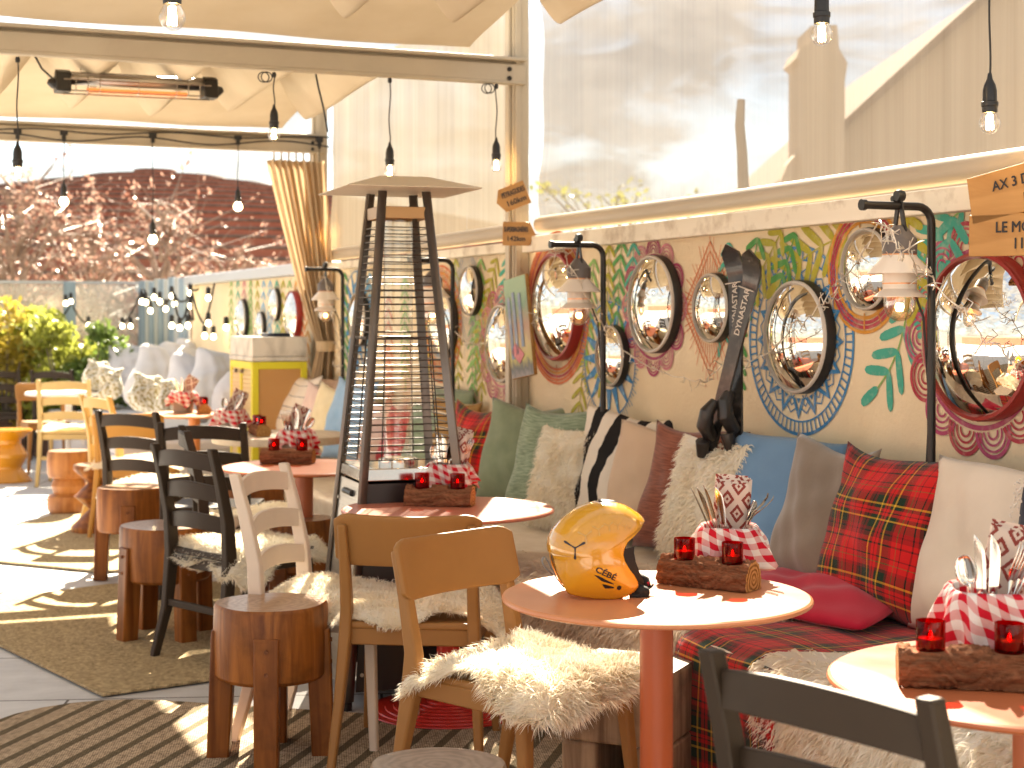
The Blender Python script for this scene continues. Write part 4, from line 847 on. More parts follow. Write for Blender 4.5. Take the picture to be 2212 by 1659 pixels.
cushion('sage','small green cushion corner rising over the ochre striped one',915,1000,842,1010,3.02,.46,.14,8,0,17,zb=.5)
cushion('crimson','pink red cushion seen through the glass of the patio heater',815,890,885,1045,2.9,.48,.17,13,0,18,zb=.5)
cushion('pinkc','pale pink cushion behind the left part of the heater glass',770,850,875,1040,2.93,.48,.17,13,0,19,zb=.5)
cushion('skyblue','light blue cushion just left of the patio heater',690,775,828,1000,2.86,.5,.16,14,2,20,zb=.5)
cushion('yellowc','pale yellow cushion left of the light blue one',655,735,838,1005,2.82,.5,.16,14,1,21,zb=.5)
cushion('pinkc','dusty pink cushion in the row before the yellow cabinet',630,705,838,1000,2.84,.48,.16,14,2,22,zb=.5)
cushion('folk','cushion with fine terracotta lines leaning near the curtain',612,712,818,985,2.93,.52,.17,15,6,23,zb=.5)
cushion('check','white cushion with dark lines at the end of the bench',586,652,812,990,2.82,.5,.17,15,4,24,zb=.5)
def fwd0(d): a=hd(d)+0; return Vector((math.sin(R(68)),math.cos(R(68)),0))
# crimson cushion lying flat on the seat
p=onz(1778,1300,.525)-fwd0(67)*.30; o=thing('cushion','crimson flat cushion lying on the seat before the tartan cushion','cushion',p,0,'cushions along the bench'); o.rotation_euler=Euler((R(-84),0,R(-68)),'XYZ')
b=MB(); pillow_geo(b,.66,.56,.09,0,31,26,1.6); b.build('cushion_cover',M['crimson'],o,ang=180,merge=True)
# ---------------------------------------------------------------- tables
def table(c,dia,mt,ml,label,z=.73,rcol=.041,base=.29,thick=.016,name='round_table',mb=None):
    t=thing(name,label,'table',(c.x,c.y,0)); r=dia/2
    b=MB(); b.lathe([(r-.012,z-thick),(r-.002,z-thick+.004),(r,z-thick/2),(r-.002,z-.003),(r-.008,z)],72); b.build('tabletop',mt,t,ang=30)
    b=MB(); b.lathe([(rcol,.035),(rcol,z-thick)],28); b.build('column',ml,t,ang=50)
    b=MB(); pr=[(base-.004,0),(base,.006),(base,.014)]; n=8
    for k in range(n): a=base-(base-rcol-.01)*(k+.15)/n; h=.014+.0042*k; pr+=[(a,h),(a-.002,h+.0042)]
    pr+=[(rcol+.012,.05),(rcol,.052)]; b.lathe(pr,64); b.build('base_plate',mb or ml,t,ang=25); return t
TC={}
def tpt(u,v,z=.73): p=onz(u,v,z); return Vector((p.x,p.y,0))
TC['front']=tpt(1418,1284); TC['mid']=tpt(968,1097); TC['third']=tpt(657,1007); TC['wood']=tpt(608,938); TC['far']=tpt(420,893); TC['right']=tpt(2236,1466)
table(TC['front'],.760,M['salmon'],M['salmonleg'],'front salmon pink round table carrying the yellow helmet')
table(TC['mid'],.760,M['coral'],M['red'],'coral round table with bright red column and ridged base before the heater')
table(TC['third'],.76,M['terracotta'],M['terracotta'],'terracotta round table left of the patio heater')
table(TC['wood'],.80,M['wood_table'],M['dark_chair'],'pale wooden round table with a thick edge behind the dark chairs',thick=.045)
table(TC['far'],.74,M['orange'],M['orange'],'farthest orange round table along the bench')
table(TC['right'],.770,M['terracotta'],M['terracotta'],'terracotta round table cut by the right edge')
table(tpt(148,846),.77,M['white_top'],M['white_top'],'white round table behind the straw coloured chairs',thick=.03,rcol=.03)
table(tpt(52,819),.80,M['white_top'],M['white_top'],'distant white round table at the left edge',thick=.03,rcol=.03)
# ---------------------------------------------------------------- chairs (local +y is the front)
def ladder_chair(mat,label,nsl=3):
    t=thing('ladder_back_chair',label,'chair',(0,0,0)); W=.205
    b=MB(); n=10;P=[]
    for side in (1,-1):
        pass
    b.sheet([[Vector((x*(W+.012*(y>0)),y*.21,.445-.014*(1-abs(x)**3)*(1-abs(y)**3)+.006*(y**2))) for y in [-1+2*j/n for j in range(n+1)]] for x in [-1+2*i/n for i in range(n+1)]]); b.build('seat',mat,t,solid=.028,soff=0,bevel=.006)
    for sx in (-1,1):
        b=MB(); pts=[(sx*(W+.012),-.285,0),(sx*(W+.005),-.225,.22),(sx*W,-.205,.44),(sx*W,-.215,.60),(sx*W,-.25,.76),(sx*W,-.287,.892)]
        for i in range(len(pts)-1):
            pass
        rows=[]
        for i,(x,y,z) in enumerate(pts):
            hw=(.015,.017,.019,.018,.017,.0155)[i]; hd=(.016,.021,.026,.023,.020,.017)[i]; rows.append([Vector((x+a*hw,y+c*hd,z)) for a,c in ((-1,-1),(1,-1),(1,1),(-1,1),(-1,-1))])
        b.sheet(rows); b.add(rows[0][:4],[(3,2,1,0)]); b.add(rows[-1][:4],[(0,1,2,3)]); o=b.build('back_leg',mat,t,ang=50,bevel=.005,merge=True); o.data.name='back_leg'
        b=MB(); b.bar((sx*.198,.185,.432),(sx*.212,.205,0),.036,.036,.027,.027); b.build('leg',mat,t,bevel=.006)
        b=MB(); b.bar((sx*.205,-.20,.41),(sx*.20,.18,.41),.022,.05); b.build('seat_rail',mat,t,bevel=.004)
    b=MB(); b.bar((-.195,.185,.408),(.195,.185,.408),.022,.052,up=(0,0,1)); b.build('seat_rail',mat,t,bevel=.004); b=MB(); b.bar((-.2,-.205,.41),(.2,-.205,.41),.02,.045); b.build('seat_rail',mat,t,bevel=.004)
    b=MB(); b.bar((-.2,-.225,.235),(.2,-.225,.235),.018,.03); b.build('stretcher',mat,t,bevel=.004)
    zs={3:(.575,.70,.828),4:(.54,.64,.74,.842),2:(.65,.82)}[nsl]
    for z in zs:
        y0=-.20-.087*max(0,(z-.6)/.29)**1.3-.004; b=MB();rows=[];h=.062
        for i in range(15):
            x=-1+2*i/14; bow=-.036*(1-x*x); ar=.020*(1-x*x)
            rows.append([Vector((x*(W-.004),y0+bow+yy,z+zz+ar*(1 if zz>0 else .75))) for yy,zz in ((-.008,-h/2),(.008,-h/2),(.006,h/2),(-.010,h/2),(-.008,-h/2))])
        b.sheet(rows); b.build('slat',mat,t,ang=50,bevel=.003,merge=True)
    return t
def panel_chair(mat,label):
    t=thing('panel_back_chair',label,'chair',(0,0,0)); W=.20
    b=MB(); n=10
    b.sheet([[Vector((x*(W+.018*(y+1)/2),y*.215,.447-.012*(1-abs(x)**3)*(1-abs(y)**3))) for y in [-1+2*j/n for j in range(n+1)]] for x in [-1+2*i/n for i in range(n+1)]]); b.build('seat',mat,t,solid=.022,bevel=.006)
    b=MB(); b.bar((-.19,.2,.415),(.19,.2,.415),.022,.05); b.bar((-.19,-.2,.412),(.19,-.2,.412),.022,.055)
    for sx in (-1,1): b.bar((sx*.196,-.19,.412),(sx*.206,.19,.415),.022,.052)
    b.build('seat_rail',mat,t,bevel=.005)
    for sx in (-1,1):
        b=MB(); pts=[(sx*.232,-.30,0),(sx*.216,-.24,.22),(sx*.203,-.205,.42),(sx*.2,-.205,.5),(sx*.2,-.235,.64),(sx*.203,-.272,.77)]; rows=[]
        for i,(x,y,z) in enumerate(pts):
            hw=(.013,.016,.019,.018,.0165,.014)[i]; hd=(.015,.02,.03,.024,.02,.013)[i]; rows.append([Vector((x+a*hw,y+c*hd,z)) for a,c in ((-1,-1),(1,-1),(1,1),(-1,1),(-1,-1))])
        b.sheet(rows); b.add(rows[0][:4],[(3,2,1,0)]); b.add(rows[-1][:4],[(0,1,2,3)]); b.build('back_leg',mat,t,ang=50,bevel=.008,bseg=3,merge=True)
        b=MB(); b.bar((sx*.197,.195,.43),(sx*.222,.235,0),.042,.04,.026,.026); b.build('leg',mat,t,bevel=.009,bseg=3)
    b=MB();rows=[];NH=8
    for i in range(21):
        x=-1+2*i/20; bow=-.045*(1-x*x); row=[]
        hh=.0835-.022*max(0,abs(x)-.86)/.14
        for zz in [-1+2*k/NH for k in range(NH+1)]:
            z=.722+hh*zz-.008*(1-x*x)*(zz>0)*zz; y=-.198-.052*((z-.60)/.2)+bow; row.append(Vector((x*.232,y,z)))
        rows.append(row)
    b.sheet(rows); b.build('back_panel',mat,t,ang=180,solid=.017,soff=0,bevel=.005)
    return t
def place(o,c,deg,label=None,group=None):
    o.location=(c.x,c.y,.0 if True else 0); o.rotation_euler=(0,0,-hd(deg)); o.location.z=.012 if c.z else 0
    if label: o['label']=label
    if group: o['group']=group
    return o
def fwd(deg): return Vector((math.sin(hd(deg)),math.cos(hd(deg)),0))
def by_legs(ul,ur,deg): # ground pixels of the rear legs -> seat centre
    a,c=onz(*ul,0),onz(*ur,0); m=(a+c)/2; return m+fwd(deg)*.285
def by_top(ul,ur,zt,deg,back=.287):  # pixels of the two post tops at a given height
    a,c=onz(*ul,zt),onz(*ur,zt); m=(a+c)/2; m.z=0; return m+fwd(deg)*back
CH={}
d0=ladder_chair(M['dark_chair'],'x'); G1='dark taupe ladder back chairs'
CH['d1']=place(d0,by_legs((330,1425),(465,1463),45),45,'nearest dark ladder back chair on the jute rug with a fluffy seat pelt',G1)
def nd(key,c,deg,label): CH[key]=place(copy_tree(d0),c,deg,label,G1)
nd('d2',by_top((343,931),(449,920),.89,75),75,'dark ladder back chair directly behind the nearest one')
nd('d3',by_top((220,894),(323,884),.89,28),28,'dark ladder back chair standing before the caramel panel chair at left')
nd('d4',by_top((341,913),(531,914),.89,2),2,'dark ladder back chair seen square on before the pale wooden table')
nd('d6',by_top((-60,800),(46,797),.89,-8),-8,'distant dark chair at the left edge by the shrubs'); nd('d7',by_top((50,797),(174,802),.89,8),8,'distant dark chair right of the one at the left edge')
d5=ladder_chair(M['dark_chair'],'dark ladder back chair cut off at the bottom right corner'); d5['group']=G1; place(d5,by_top((1518,1402),(2030,1513),.89,51),51)
w1=ladder_chair(M['white_chair'],'ivory ladder back chair with sheepskin behind the front trunk stool'); place(w1,by_top((524,1029),(597,1003),.885,105),105); w1['group']='ladder back chairs in pale plastic'
s1=ladder_chair(M['straw_chair'],'straw coloured ladder back chair facing the far white table'); place(s1,by_top((79,821),(194,820),.89,-4),-4); s1['group']='ladder back chairs in pale plastic'
s2=place(copy_tree(s1),by_top((172,857),(236,852),.89,50),50,'straw coloured ladder back chair turned sideways beside the segmented stump')
p1=panel_chair(M['tan_chair'],'front caramel panel back chair with a long haired pelt'); place(p1,by_top((858,1168),(1098,1138),.80,133,.25),133); p1['group']='caramel panel back chairs'
p2=place(copy_tree(p1),by_top((718,1108),(1045,1114),.80,6,.25),6,'caramel panel back chair pushed up to the coral table')
p3=panel_chair(M['orange_chair'],'ochre panel back chair standing behind a dark ladder back chair at left'); place(p3,by_top((206,892),(345,893),.80,2,.25),2); p3['group']='caramel panel back chairs'
a1=place(copy_tree(p1),cam(-4.25,14.6),150,'distant caramel chair facing the camera at the far left')
# -- pelts on the seats
def pelt(ch,label,n,Lh,rx=.215,ry=.235,seed=1,droop=.09,mat='fur',rot=0,oy=0,ox=0,lift=.475,side=0,mesh=None):
    o=thing('seat_pelt',label,'sheepskin',(0,0,0),0,'sheepskin pelts on chair seats')
    o.location=ch.matrix_basis@Vector((ox,oy,lift)); o.rotation_euler=(0,0,ch.rotation_euler.z+rot)
    g=random.Random(seed); p1_,p2_,p3_=g.uniform(0,6),g.uniform(0,6),g.uniform(0,6)
    def S(a,c):
        x=-1+2*a;y=-1+2*c; sq=1/np.sqrt(np.maximum(1,0.0+(x*x+y*y)*.62)) ; th=np.arctan2(y,x); wv=1+.10*np.sin(3*th+p1_)+.07*np.sin(5*th+p2_)
        X=x*sq*wv*rx*1.12;Y=y*sq*wv*ry*1.12; r=np.maximum(np.abs(X)/.19,np.abs(Y-side*.0)/.205); dz=-droop*np.clip(r-1.02,0,.6)/.3
        return np.stack([X,Y,dz+.016*np.sin(9*X+p3_)*np.cos(11*Y+p1_)+.012],1)
    b=MB(); sheetS(b,S,26,26); furblades(b,S,int(n*1.35),Lh*.8,.0016,(0,0,-.1),.55,13,.5,.32,seed,.22); b.build('pelt_fur',M[mat],o,ang=180); return o
pelt(p1,'long haired cream pelt on the front caramel chair spilling over its edge',17000,.058,.20,.235,2,.07,oy=.075,ox=.01)
pelt(p2,'short cream pelt on the caramel chair by the coral table',9000,.034,.215,.205,3,.06,oy=.03)
pelt(w1,'cream pelt on the ivory ladder back chair',8500,.036,.2,.21,4,.05,oy=.02)
pelt(CH['d1'],'cream pelt on the nearest dark ladder back chair',8500,.036,.215,.235,5,.10,oy=.04)
pelt(CH['d2'],'cream pelt on the dark chair behind the nearest one',4500,.036,.215,.225,6,.08,oy=.02)
pelt(p3,'cream pelt on the ochre panel chair at left',3500,.034,.21,.21,7,.05,oy=.0)
pelt(s1,'thin cream pelt on the straw chair by the white table',1800,.03,.2,.2,8,.03)
pelt(CH['d3'],'cream pelt on the dark chair before the ochre one',3000,.034,.21,.22,9,.06,oy=.02)
# ---------------------------------------------------------------- stools
def trunk_stool(c,dia,label,h=.50,hb=.235,rot=0,mats=('teak','ring','teak_leg'),legw=.08,seed=1,nleg=4,group='round trunk stools on square legs'):
    t=thing('trunk_stool',label,'stool',(c.x,c.y,0),rot,group); r=dia/2
    b=MB(); b.lathe([(r*.93,h-hb),(r*.985,h-hb+.012),(r*1.0,h-hb*.5),(r*.985,h-.012),(r*.965,h-.003),(r*.95,h)],64,mi=0,mtop=1,wob=.022,ph=seed*2.1); b.build('seat',[M[mats[0]],M[mats[1]]],t,ang=30)
    for k in range(nleg):
        a=2*PI*k/nleg+PI/nleg; d=Vector((math.cos(a),math.sin(a),0)); b=MB(); b.bar(d*(r-legw*.42)+Vector((0,0,h-hb*.36)),d*(r-legw*.20)+Vector((0,0,.0)),legw,legw*.95,legw*.92,legw*.88,up=d); lg=b.build('leg',M[mats[2]],t,bevel=.006)
        for z in (h-hb*.52,h-hb*.82): b=MB(); p=d*(r-legw*.38+legw*.47)+Vector((0,0,z)); b.tube([p-d*.01,p+d*.004],.007,8); b.build('peg',M['bark'],lg)
    return t
def stc(u,v,z): p=onz(u,v,z); return Vector((p.x,p.y,0))
st=trunk_stool(stc(586,1300,.50),.365,'front round teak trunk stool with a sunlit ring top',rot=R(26),seed=1)
trunk_stool(stc(358,1133,.50),.40,'round teak trunk stool beside the nearest dark chair',rot=R(62),seed=2)
trunk_stool(stc(283,1051,.50),.35,'round teak trunk stool behind the nearest dark chair on the jute rug',rot=R(30),seed=3)
trunk_stool(stc(945,1652,.44),.30,'grey topped stump cut by the bottom edge',h=.44,mats=('graywood','ring_gray','teak_leg'),rot=R(10),seed=4)
trunk_stool(stc(632,1118,.50),.37,'round trunk stool under the terracotta table',rot=R(10),seed=5)
trunk_stool(stc(545,1046,.50),.34,'round trunk stool half hidden behind dark chair slats',rot=R(50),seed=6)
c=stc(1362,1432,.42); t=thing('wood_block_stool','weathered square wood block under the front table','stool',(c.x,c.y,0),-hd(25)); 
b=MB(); b.box((0,0,.32),(.31,.30,.20)); b.box((-.10,0,.11),(.11,.29,.22)); b.box((.11,0,.11),(.09,.29,.22)); b.build('block',M['graywood'],t,bevel=.012,bseg=3)
b=MB(); b.sheet([[Vector((-.155+.031*i,-.15+.03*j,.4205)) for j in range(11)] for i in range(11)]); b.build('block_top',M['ring_gray'],t)
def turned(c,prof,mat,label,name='turned_stool',cat='stool',top=None,ang=30,n=48):
    t=thing(name,label,cat,(c.x,c.y,0)); b=MB(); b.lathe(prof,n,mtop=1); b.build('body',[M[mat],M[top or mat]],t,ang=ang); return t
turned(stc(149,973,.45),[(.125,0),(.148,.02),(.155,.07),(.148,.125),(.105,.145),(.112,.16),(.125,.20),(.112,.235),(.105,.25),(.14,.262),(.152,.29),(.155,.37),(.150,.435),(.142,.45)],'pale_stump','segmented stump stool of three stacked rounds',top='ring')
turned(stc(212,1003,.45),[(.17,0),(.17,.05),(.055,.16),(.155,.245),(.065,.33),(.15,.41),(.158,.425),(.155,.45)],'teak','dark hourglass turned stool behind the jute rug',top='ring',ang=20)
turned(stc(17,927,.45),[(.20,.0),(.205,.012),(.118,.115),(.118,.13),(.165,.215),(.165,.24),(.108,.325),(.108,.355),(.195,.425),(.205,.435),(.20,.45)],'ceramic','glazed yellow zigzag stool at the left edge',name='ceramic_stool',ang=20)
# ---------------------------------------------------------------- patio heater
hc=cam((860-CX)/F*6.05,6.05); t=thing('patio_heater','tall pyramid patio heater with steel posts and glass tube','heater',hc)
nr=lambda k:[(cam(x,y)*k) for x,y in ((-.44,-.90),(.90,-.44),(.44,.90),(-.90,.44))]
def hk(z): return .372-.372*.645*z/1.89
b=MB()
def quadbox(b,z0,z1,k0,k1,mi=0):
    A=[q*k0+Vector((0,0,z0)) for q in nr(1)];B2=[q*k1+Vector((0,0,z1)) for q in nr(1)]; b.add(A+B2,[(3,2,1,0),(4,5,6,7)]+[(i,(i+1)%4,4+(i+1)%4,4+i) for i in range(4)],mi)
for i in range(4):
    b=MB(); d0_,d1_=nr(1)[i]*hk(0),nr(1)[i]*hk(1.88); tg=Vector((0,0,1))
    out=nr(1)[i].normalized(); sd=out.cross(Vector((0,0,1))); rows=[]
    for z in (0.03,.9,1.88):
        c_=nr(1)[i]*hk(z)+Vector((0,0,z)); rows.append([c_+q for q in (-sd*.019-out*.019,-sd*.005+out*.003,sd*.005+out*.003,sd*.019-out*.019,sd*.009-out*.015,-sd*.009-out*.015,-sd*.019-out*.019)])
    b.sheet(rows); b.build('post',M['post_steel'],t,ang=30,solid=.003)
    b=MB(); b.lathe([(.018,0),(.018,.03)],10,Matrix.Translation(nr(1)[i]*(hk(0)-.01))); b.build('foot',M['black'],t)
pm=[M['bronze'],M['brushed'],M['bronze'],M['brushed']]
for i in range(4):
    j=(i+1)%4; b=MB(); f=lambda z,e:[nr(1)[i].lerp(nr(1)[j],e)*(hk(z)*.965)+Vector((0,0,z)),nr(1)[i].lerp(nr(1)[j],1-e)*(hk(z)*.965)+Vector((0,0,z))]
    a0,a1=f(.06,.05);c0,c1=f(.80,.06); b.add([a0,a1,c1,c0],[(0,1,2,3)]); b.build('side_panel',pm[i if i<4 else 0],t,smooth=False,solid=.004,soff=-1); spn=bpy.data.objects[-1] if False else None
    nm=(a1-a0).cross(c0-a0).normalized()
    b=MB()
    for z in (.72,.42,.12):
        for e in (.09,.91): p=f(z,.0)[0].lerp(f(z,.0)[1],e); b.tube([p-nm*.002,p+nm*.006],.007,8)
    b.build('screw',M['brushed'],t)
    if pm[i].name=='brushed_steel':
        b=MB(); q0=f(.755,.33)[0]+nm*.004; q1=f(.755,.33)[1]+nm*.004; b.tube([q0,q1],.012,8); b.build('grip_slot',M['black'],t)
b=MB(); quadbox(b,.81,.855,hk(.81)*.985,hk(.855)*.98); b.build('shelf',M['chrome'],t,bevel=.004)
b=MB(); b.lathe([(.055,.85),(.055,1.78)],32,caps=False); b.build('glass_tube',M['tube'],t,ang=180)
b=MB(); b.lathe([(.075,.855),(.075,.875),(.056,.88)],32); b.build('burner',M['chrome'],t,ang=40)
for i in range(4):
    j=(i+1)%4; b=MB(); N_=34
    for k in range(N_):
        z=.885+.86*k/(N_-1); kk=hk(z)*1.0; a=nr(1)[i]*kk*.965+Vector((0,0,z)); c=nr(1)[j]*kk*.965+Vector((0,0,z)); b.tube([a.lerp(c,.06),a.lerp(c,.94)],.0022,5)
    for e in (.2,.8):
        a=nr(1)[i].lerp(nr(1)[j],e); b.tube([a*hk(.885)*1.01+Vector((0,0,.885)),a*hk(1.33)*1.01+Vector((0,0,1.33))],.0025,5)
    a,c=[nr(1)[i].lerp(nr(1)[j],e)*hk(1.335)*1.01+Vector((0,0,1.335)) for e in (.2,.8)]; b.tube([a,c],.0025,5)
    b.build('grille',M['wire'],t)
    b=MB(); z=1.80; a,c=[nr(1)[i].lerp(nr(1)[j],e)*hk(z)*.97+Vector((0,0,z)) for e in (.08,.92)]; b.bar(a,c,.006,.045,up=(0,0,1)); b.build('band',M['brass'],t,bevel=.002)
b=MB(); k0=.36; quadbox(b,1.884,1.887,k0,k0); quadbox(b,1.8872,1.936,k0*.995,.13); b.build('cap',M['cap'],t,smooth=False,bevel=.003)
# ---------------------------------------------------------------- table sets
def log_holder(c,deg,z,label,l=.245,r=.043,tl='table'):
    t=thing('log_candle_holder',label,'candle holder',(c.x,c.y,z),-hd(deg)+PI/2,'half log candle holders')  # local x = log axis
    b=MB();rows=[];n=44;NX=60;g=random.Random(int(c.x*997))
    ph=[g.uniform(0,6) for _ in range(5)]
    for i in range(NX+1):
        x=-l/2+l*i/NX; row=[]
        for j in range(n+1):
            a=-.62+(PI+1.24)*j/n; q=r*(1+.05*math.sin(3*a+ph[0]+6*x)+.03*math.sin(9*a+ph[1]+20*x)+.045*math.sin(13*a+9*math.sin(40*x+ph[4])+31*x+ph[2])+.035*math.sin(70*x+8*a+ph[3])+.03*math.sin(23*a+5*math.sin(90*x))+.022*math.sin(160*x+31*a))
            zz=r*.60+q*math.sin(a)
            for cx in (-l*.27,l*.27):
                dd=abs(x-cx); 
                if math.sin(a)>.72 and dd<.034: zz=min(zz,r*1.40)
            row.append(Vector((x,q*math.cos(a),max(zz,0.001))))
        rows.append(row)
    b.sheet(rows); b.build('bark',M['bark'],t,ang=60)
    for sg,row in ((-1,rows[0]),(1,rows[-1])):
        b=MB(); cz=Vector((sg*(l/2+.0005),0,r*.62)); P=[cz]+[q+Vector((sg*.0005,0,0)) for q in row]; k=len(row)
        b.add(P,[((0,i+1,i+2) if sg>0 else (0,i+2,i+1)) for i in range(k-1)]+[((0,k,1) if sg>0 else (0,1,k))]); o=b.build('log_end',M['ring_end'],t,smooth=False)
    return t
M['ring_end']=None
def rend():
    m,nt,N,L=nodes('log_end_grain'); w=N.new('ShaderNodeTexWave'); w.wave_type='RINGS'; w.rings_direction='X'; w.inputs['Scale'].default_value=26; w.inputs['Distortion'].default_value=6; w.inputs['Detail'].default_value=4
    v=mapping(N,L,'Object',(.2,1,1),(0,0,0),(0,0,-.027)); L.new(v,w.inputs[0]); f=noise(N,L,mapping(N,L,'Object'),160,5,.7)
    return surface(m,nt,N,L,ramp(N,L,mth(N,L,'MULTIPLY_ADD',f,.6,mth(N,L,'MULTIPLY',w.outputs['Fac'],.4)),[(.28,(.17,.075,.022)),(.7,(.52,.30,.115))]),.9,0,.1,0,0,f,.4,.003)
M['ring_end']=rend()
def votive(c,z,label,r=.0265,h=.056):
    t=thing('votive_glass',label,'candle',(c.x,c.y,z),0,'red glass votive candles in log holders')
    b=MB(); b.lathe([(r*.94,.0),(r,.004),(r*1.02,h),(r*.92,h),(r*.9,.006),(0,.005)],28); b.build('glass_cup',M['redglass'],t,ang=35)
    b=MB(); b.lathe([(r*.86,.008),(r*.86,h*.42),(0,h*.43)],20); wx=b.build('wax',M['wax'],t,ang=40)
    b=MB(); b.lathe([(0,h*.44),(.0028,h*.46),(.0032,h*.52),(0,h*.66)],8); b.build('flame',M['flame'],wx); return t
def basket(c,z,label,w=.135,h=.125,rot=0,lab2='',seed=1,lmin=.06,lmax=.10):
    t=thing('metal_bucket',label,'basket',(c.x,c.y,z),rot,'small buckets of cutlery'); n=40
    def sq(a,k=4): return 1/(abs(math.cos(a))**k+abs(math.sin(a))**k)**(1/k)
    b=MB();rows=[]
    for i in range(n): 
        a=2*PI*i/n; q=sq(a)*w/2; rows.append([Vector((q*f*math.cos(a),q*f*math.sin(a),zz)) for f,zz in ((.0,.003),(.84,.003),(.84,.0),(1,h),(.96,h),(.80,.012),(0,.012))])
    b.sheet(rows,close_u=True); b.build('bucket',M['bucket'],t,ang=40)
    k=thing('gingham_cloth',lab2,'cloth',(c.x,c.y,z),rot,'gingham cloths lining the buckets'); n=96; g=random.Random(seed); ph=[g.uniform(0,6) for _ in range(4)]; rows=[];U=[]; per=4*w*.92
    for i in range(n+1):
        a=2*PI*(i%n)/n; row=[];ur=[]; q=sq(a)*w/2
        corner=abs(math.cos(2*a+PI/2+.25*math.sin(a+ph[0])))**5; ln=lmin+(lmax-lmin)*corner+.012*math.sin(3*a+ph[1])
        for j in range(17):
            f=j/16
            if f<.25: e=f/.25; rr=q*(.80+.13*e); zz=h-.035+.040*e
            elif f<.4: e=(f-.25)/.15; rr=q*(.93+.10*math.sin(e*PI/2))+.008*e; zz=h+.005+.008*math.sin(e*PI)-.006*e
            else:
                e=(f-.4)/.6; fold=.013*math.sin(9*a+ph[2])+.009*math.sin(14*a+ph[3]+2*e); rr=q*1.03+.010+(.012+.5*fold+.020*corner)*e**.8+fold*e; zz=h-.001-ln*e**1.05
            row.append(Vector((rr*math.cos(a),rr*math.sin(a),max(zz,.004)))); ur.append((i/n*per+.25*zz*(1 if True else 0),f*(ln+.07)+.12*math.sin(2*a)*.2))
        rows.append(row);U.append(ur)
    b=MB(); b.sheet(rows,U); b.build('cloth',M['gingham'],k,ang=180,solid=.0018,soff=1)
    return t
CG='cutlery standing in the buckets'
def _blade(kind):
    b=MB()
    if kind=='knife':
        rows=[]
        for i in range(15):
            f=i/14; w=.0105*(1-max(0,(f-.62)/.38)**2.2)*(.86+.14*min(1,f*3))+.0004; x0=-.0085; rows.append([Vector((x0,0,.115*f)),Vector((x0+w,.0011,.115*f+.0)),Vector((x0+2*w*.92,.0,.115*f)),Vector((x0+w,-.0011,.115*f)),Vector((x0,0,.115*f))])
        b.sheet(rows); b.tube([(0,0,-.10),(0,0,-.05),(0,0,-.004),(0,0,.004)],[.006,.0055,.0045,.003],8,flat=.6)
    elif kind=='fork':
        b.tube([(0,.0,-.10),(0,0,-.03),(0,.004,.01),(0,.007,.03)],[.0055,.003,.003,.006],8,flat=.5)
        b.tube([(0,.007,.026),(0,.004,.045),(0,.0,.055)],[.006,.0115,.0115],10,flat=.22)
        for x in (-.0095,-.0032,.0032,.0095): b.tube([(x,.001,.052),(x*1.03,-.006,.075),(x*1.02,-.009,.098),(x,-.006,.108)],[.0020,.0019,.0016,.0008],6,flat=.8)
    else:
        b.tube([(0,.0,-.10),(0,0,-.02),(0,.004,.012),(0,.005,.022)],[.0055,.003,.0032,.005],8,flat=.5)
        rows=[]
        for i in range(13):
            f=i/12; a=PI*f; z=.020+.058*(.5-.5*math.cos(a)); w=.020*math.sin(a)**.7*(1.0 if f<.5 else .97); rows.append([Vector((w*x,.006-.011*(1-x*x)*math.sin(a)**.6*-1-.006*math.sin(a),z)) for x in (-1,-.75,-.4,0,.4,.75,1)])
        b.sheet(rows)
    return b
CUT={}
def cutlery(kind,c,z,off,tilt,az,rz,label):
    if kind not in CUT:
        o=_blade(kind).build('table_'+kind,M['chrome'],None,ang=60,solid=.0012 if kind=='spoon' else 0); CUT[kind]=o
    else: o=CUT[kind].copy(); COL.objects.link(o)
    tag(o,label,kind,CG); o.location=(c.x+off[0],c.y+off[1],z)
    # tilt leans the tip towards heading az (degrees right of the view axis)
    d=fwd(az); axis=Vector((0,0,1)).cross(d); o.rotation_euler=(Matrix.Rotation(R(tilt),3,axis)@Matrix.Rotation(-hd(rz),3,'Z')).to_euler(); return o
def napkins(c,z,off,tilt,az,rz,n,label,w=.085,h=.15):
    t=thing('paper_napkins',label,'napkins',(c.x+off[0],c.y+off[1],z),0,'folded paper napkins in the buckets'); d=fwd(az); axis=Vector((0,0,1)).cross(d)
    t.rotation_euler=(Matrix.Rotation(R(tilt),3,axis)@Matrix.Rotation(-hd(rz),3,'Z')).to_euler()
    for i in range(n):
        b=MB(); g=random.Random(i*7+int(c.y*100)); y=i*.0065; sk=g.uniform(-.006,.006); P=[[Vector((-w/2+w*a/6+sk,y+.003*math.sin(a*1.1+i),-h*.45+h*k/6+.004*i)) for k in range(7)] for a in range(7)]
        b.sheet(P,[[(w*a/6+.004+.013*i,h*k/6+.02*i) for k in range(7)] for a in range(7)]); b.build('napkin',M['napkin'],t,ang=180,solid=.0016)
    return t
def at_table(u,v,z=.73): p=onz(u,v,z); return Vector((p.x,p.y,0))
ZT=.7305
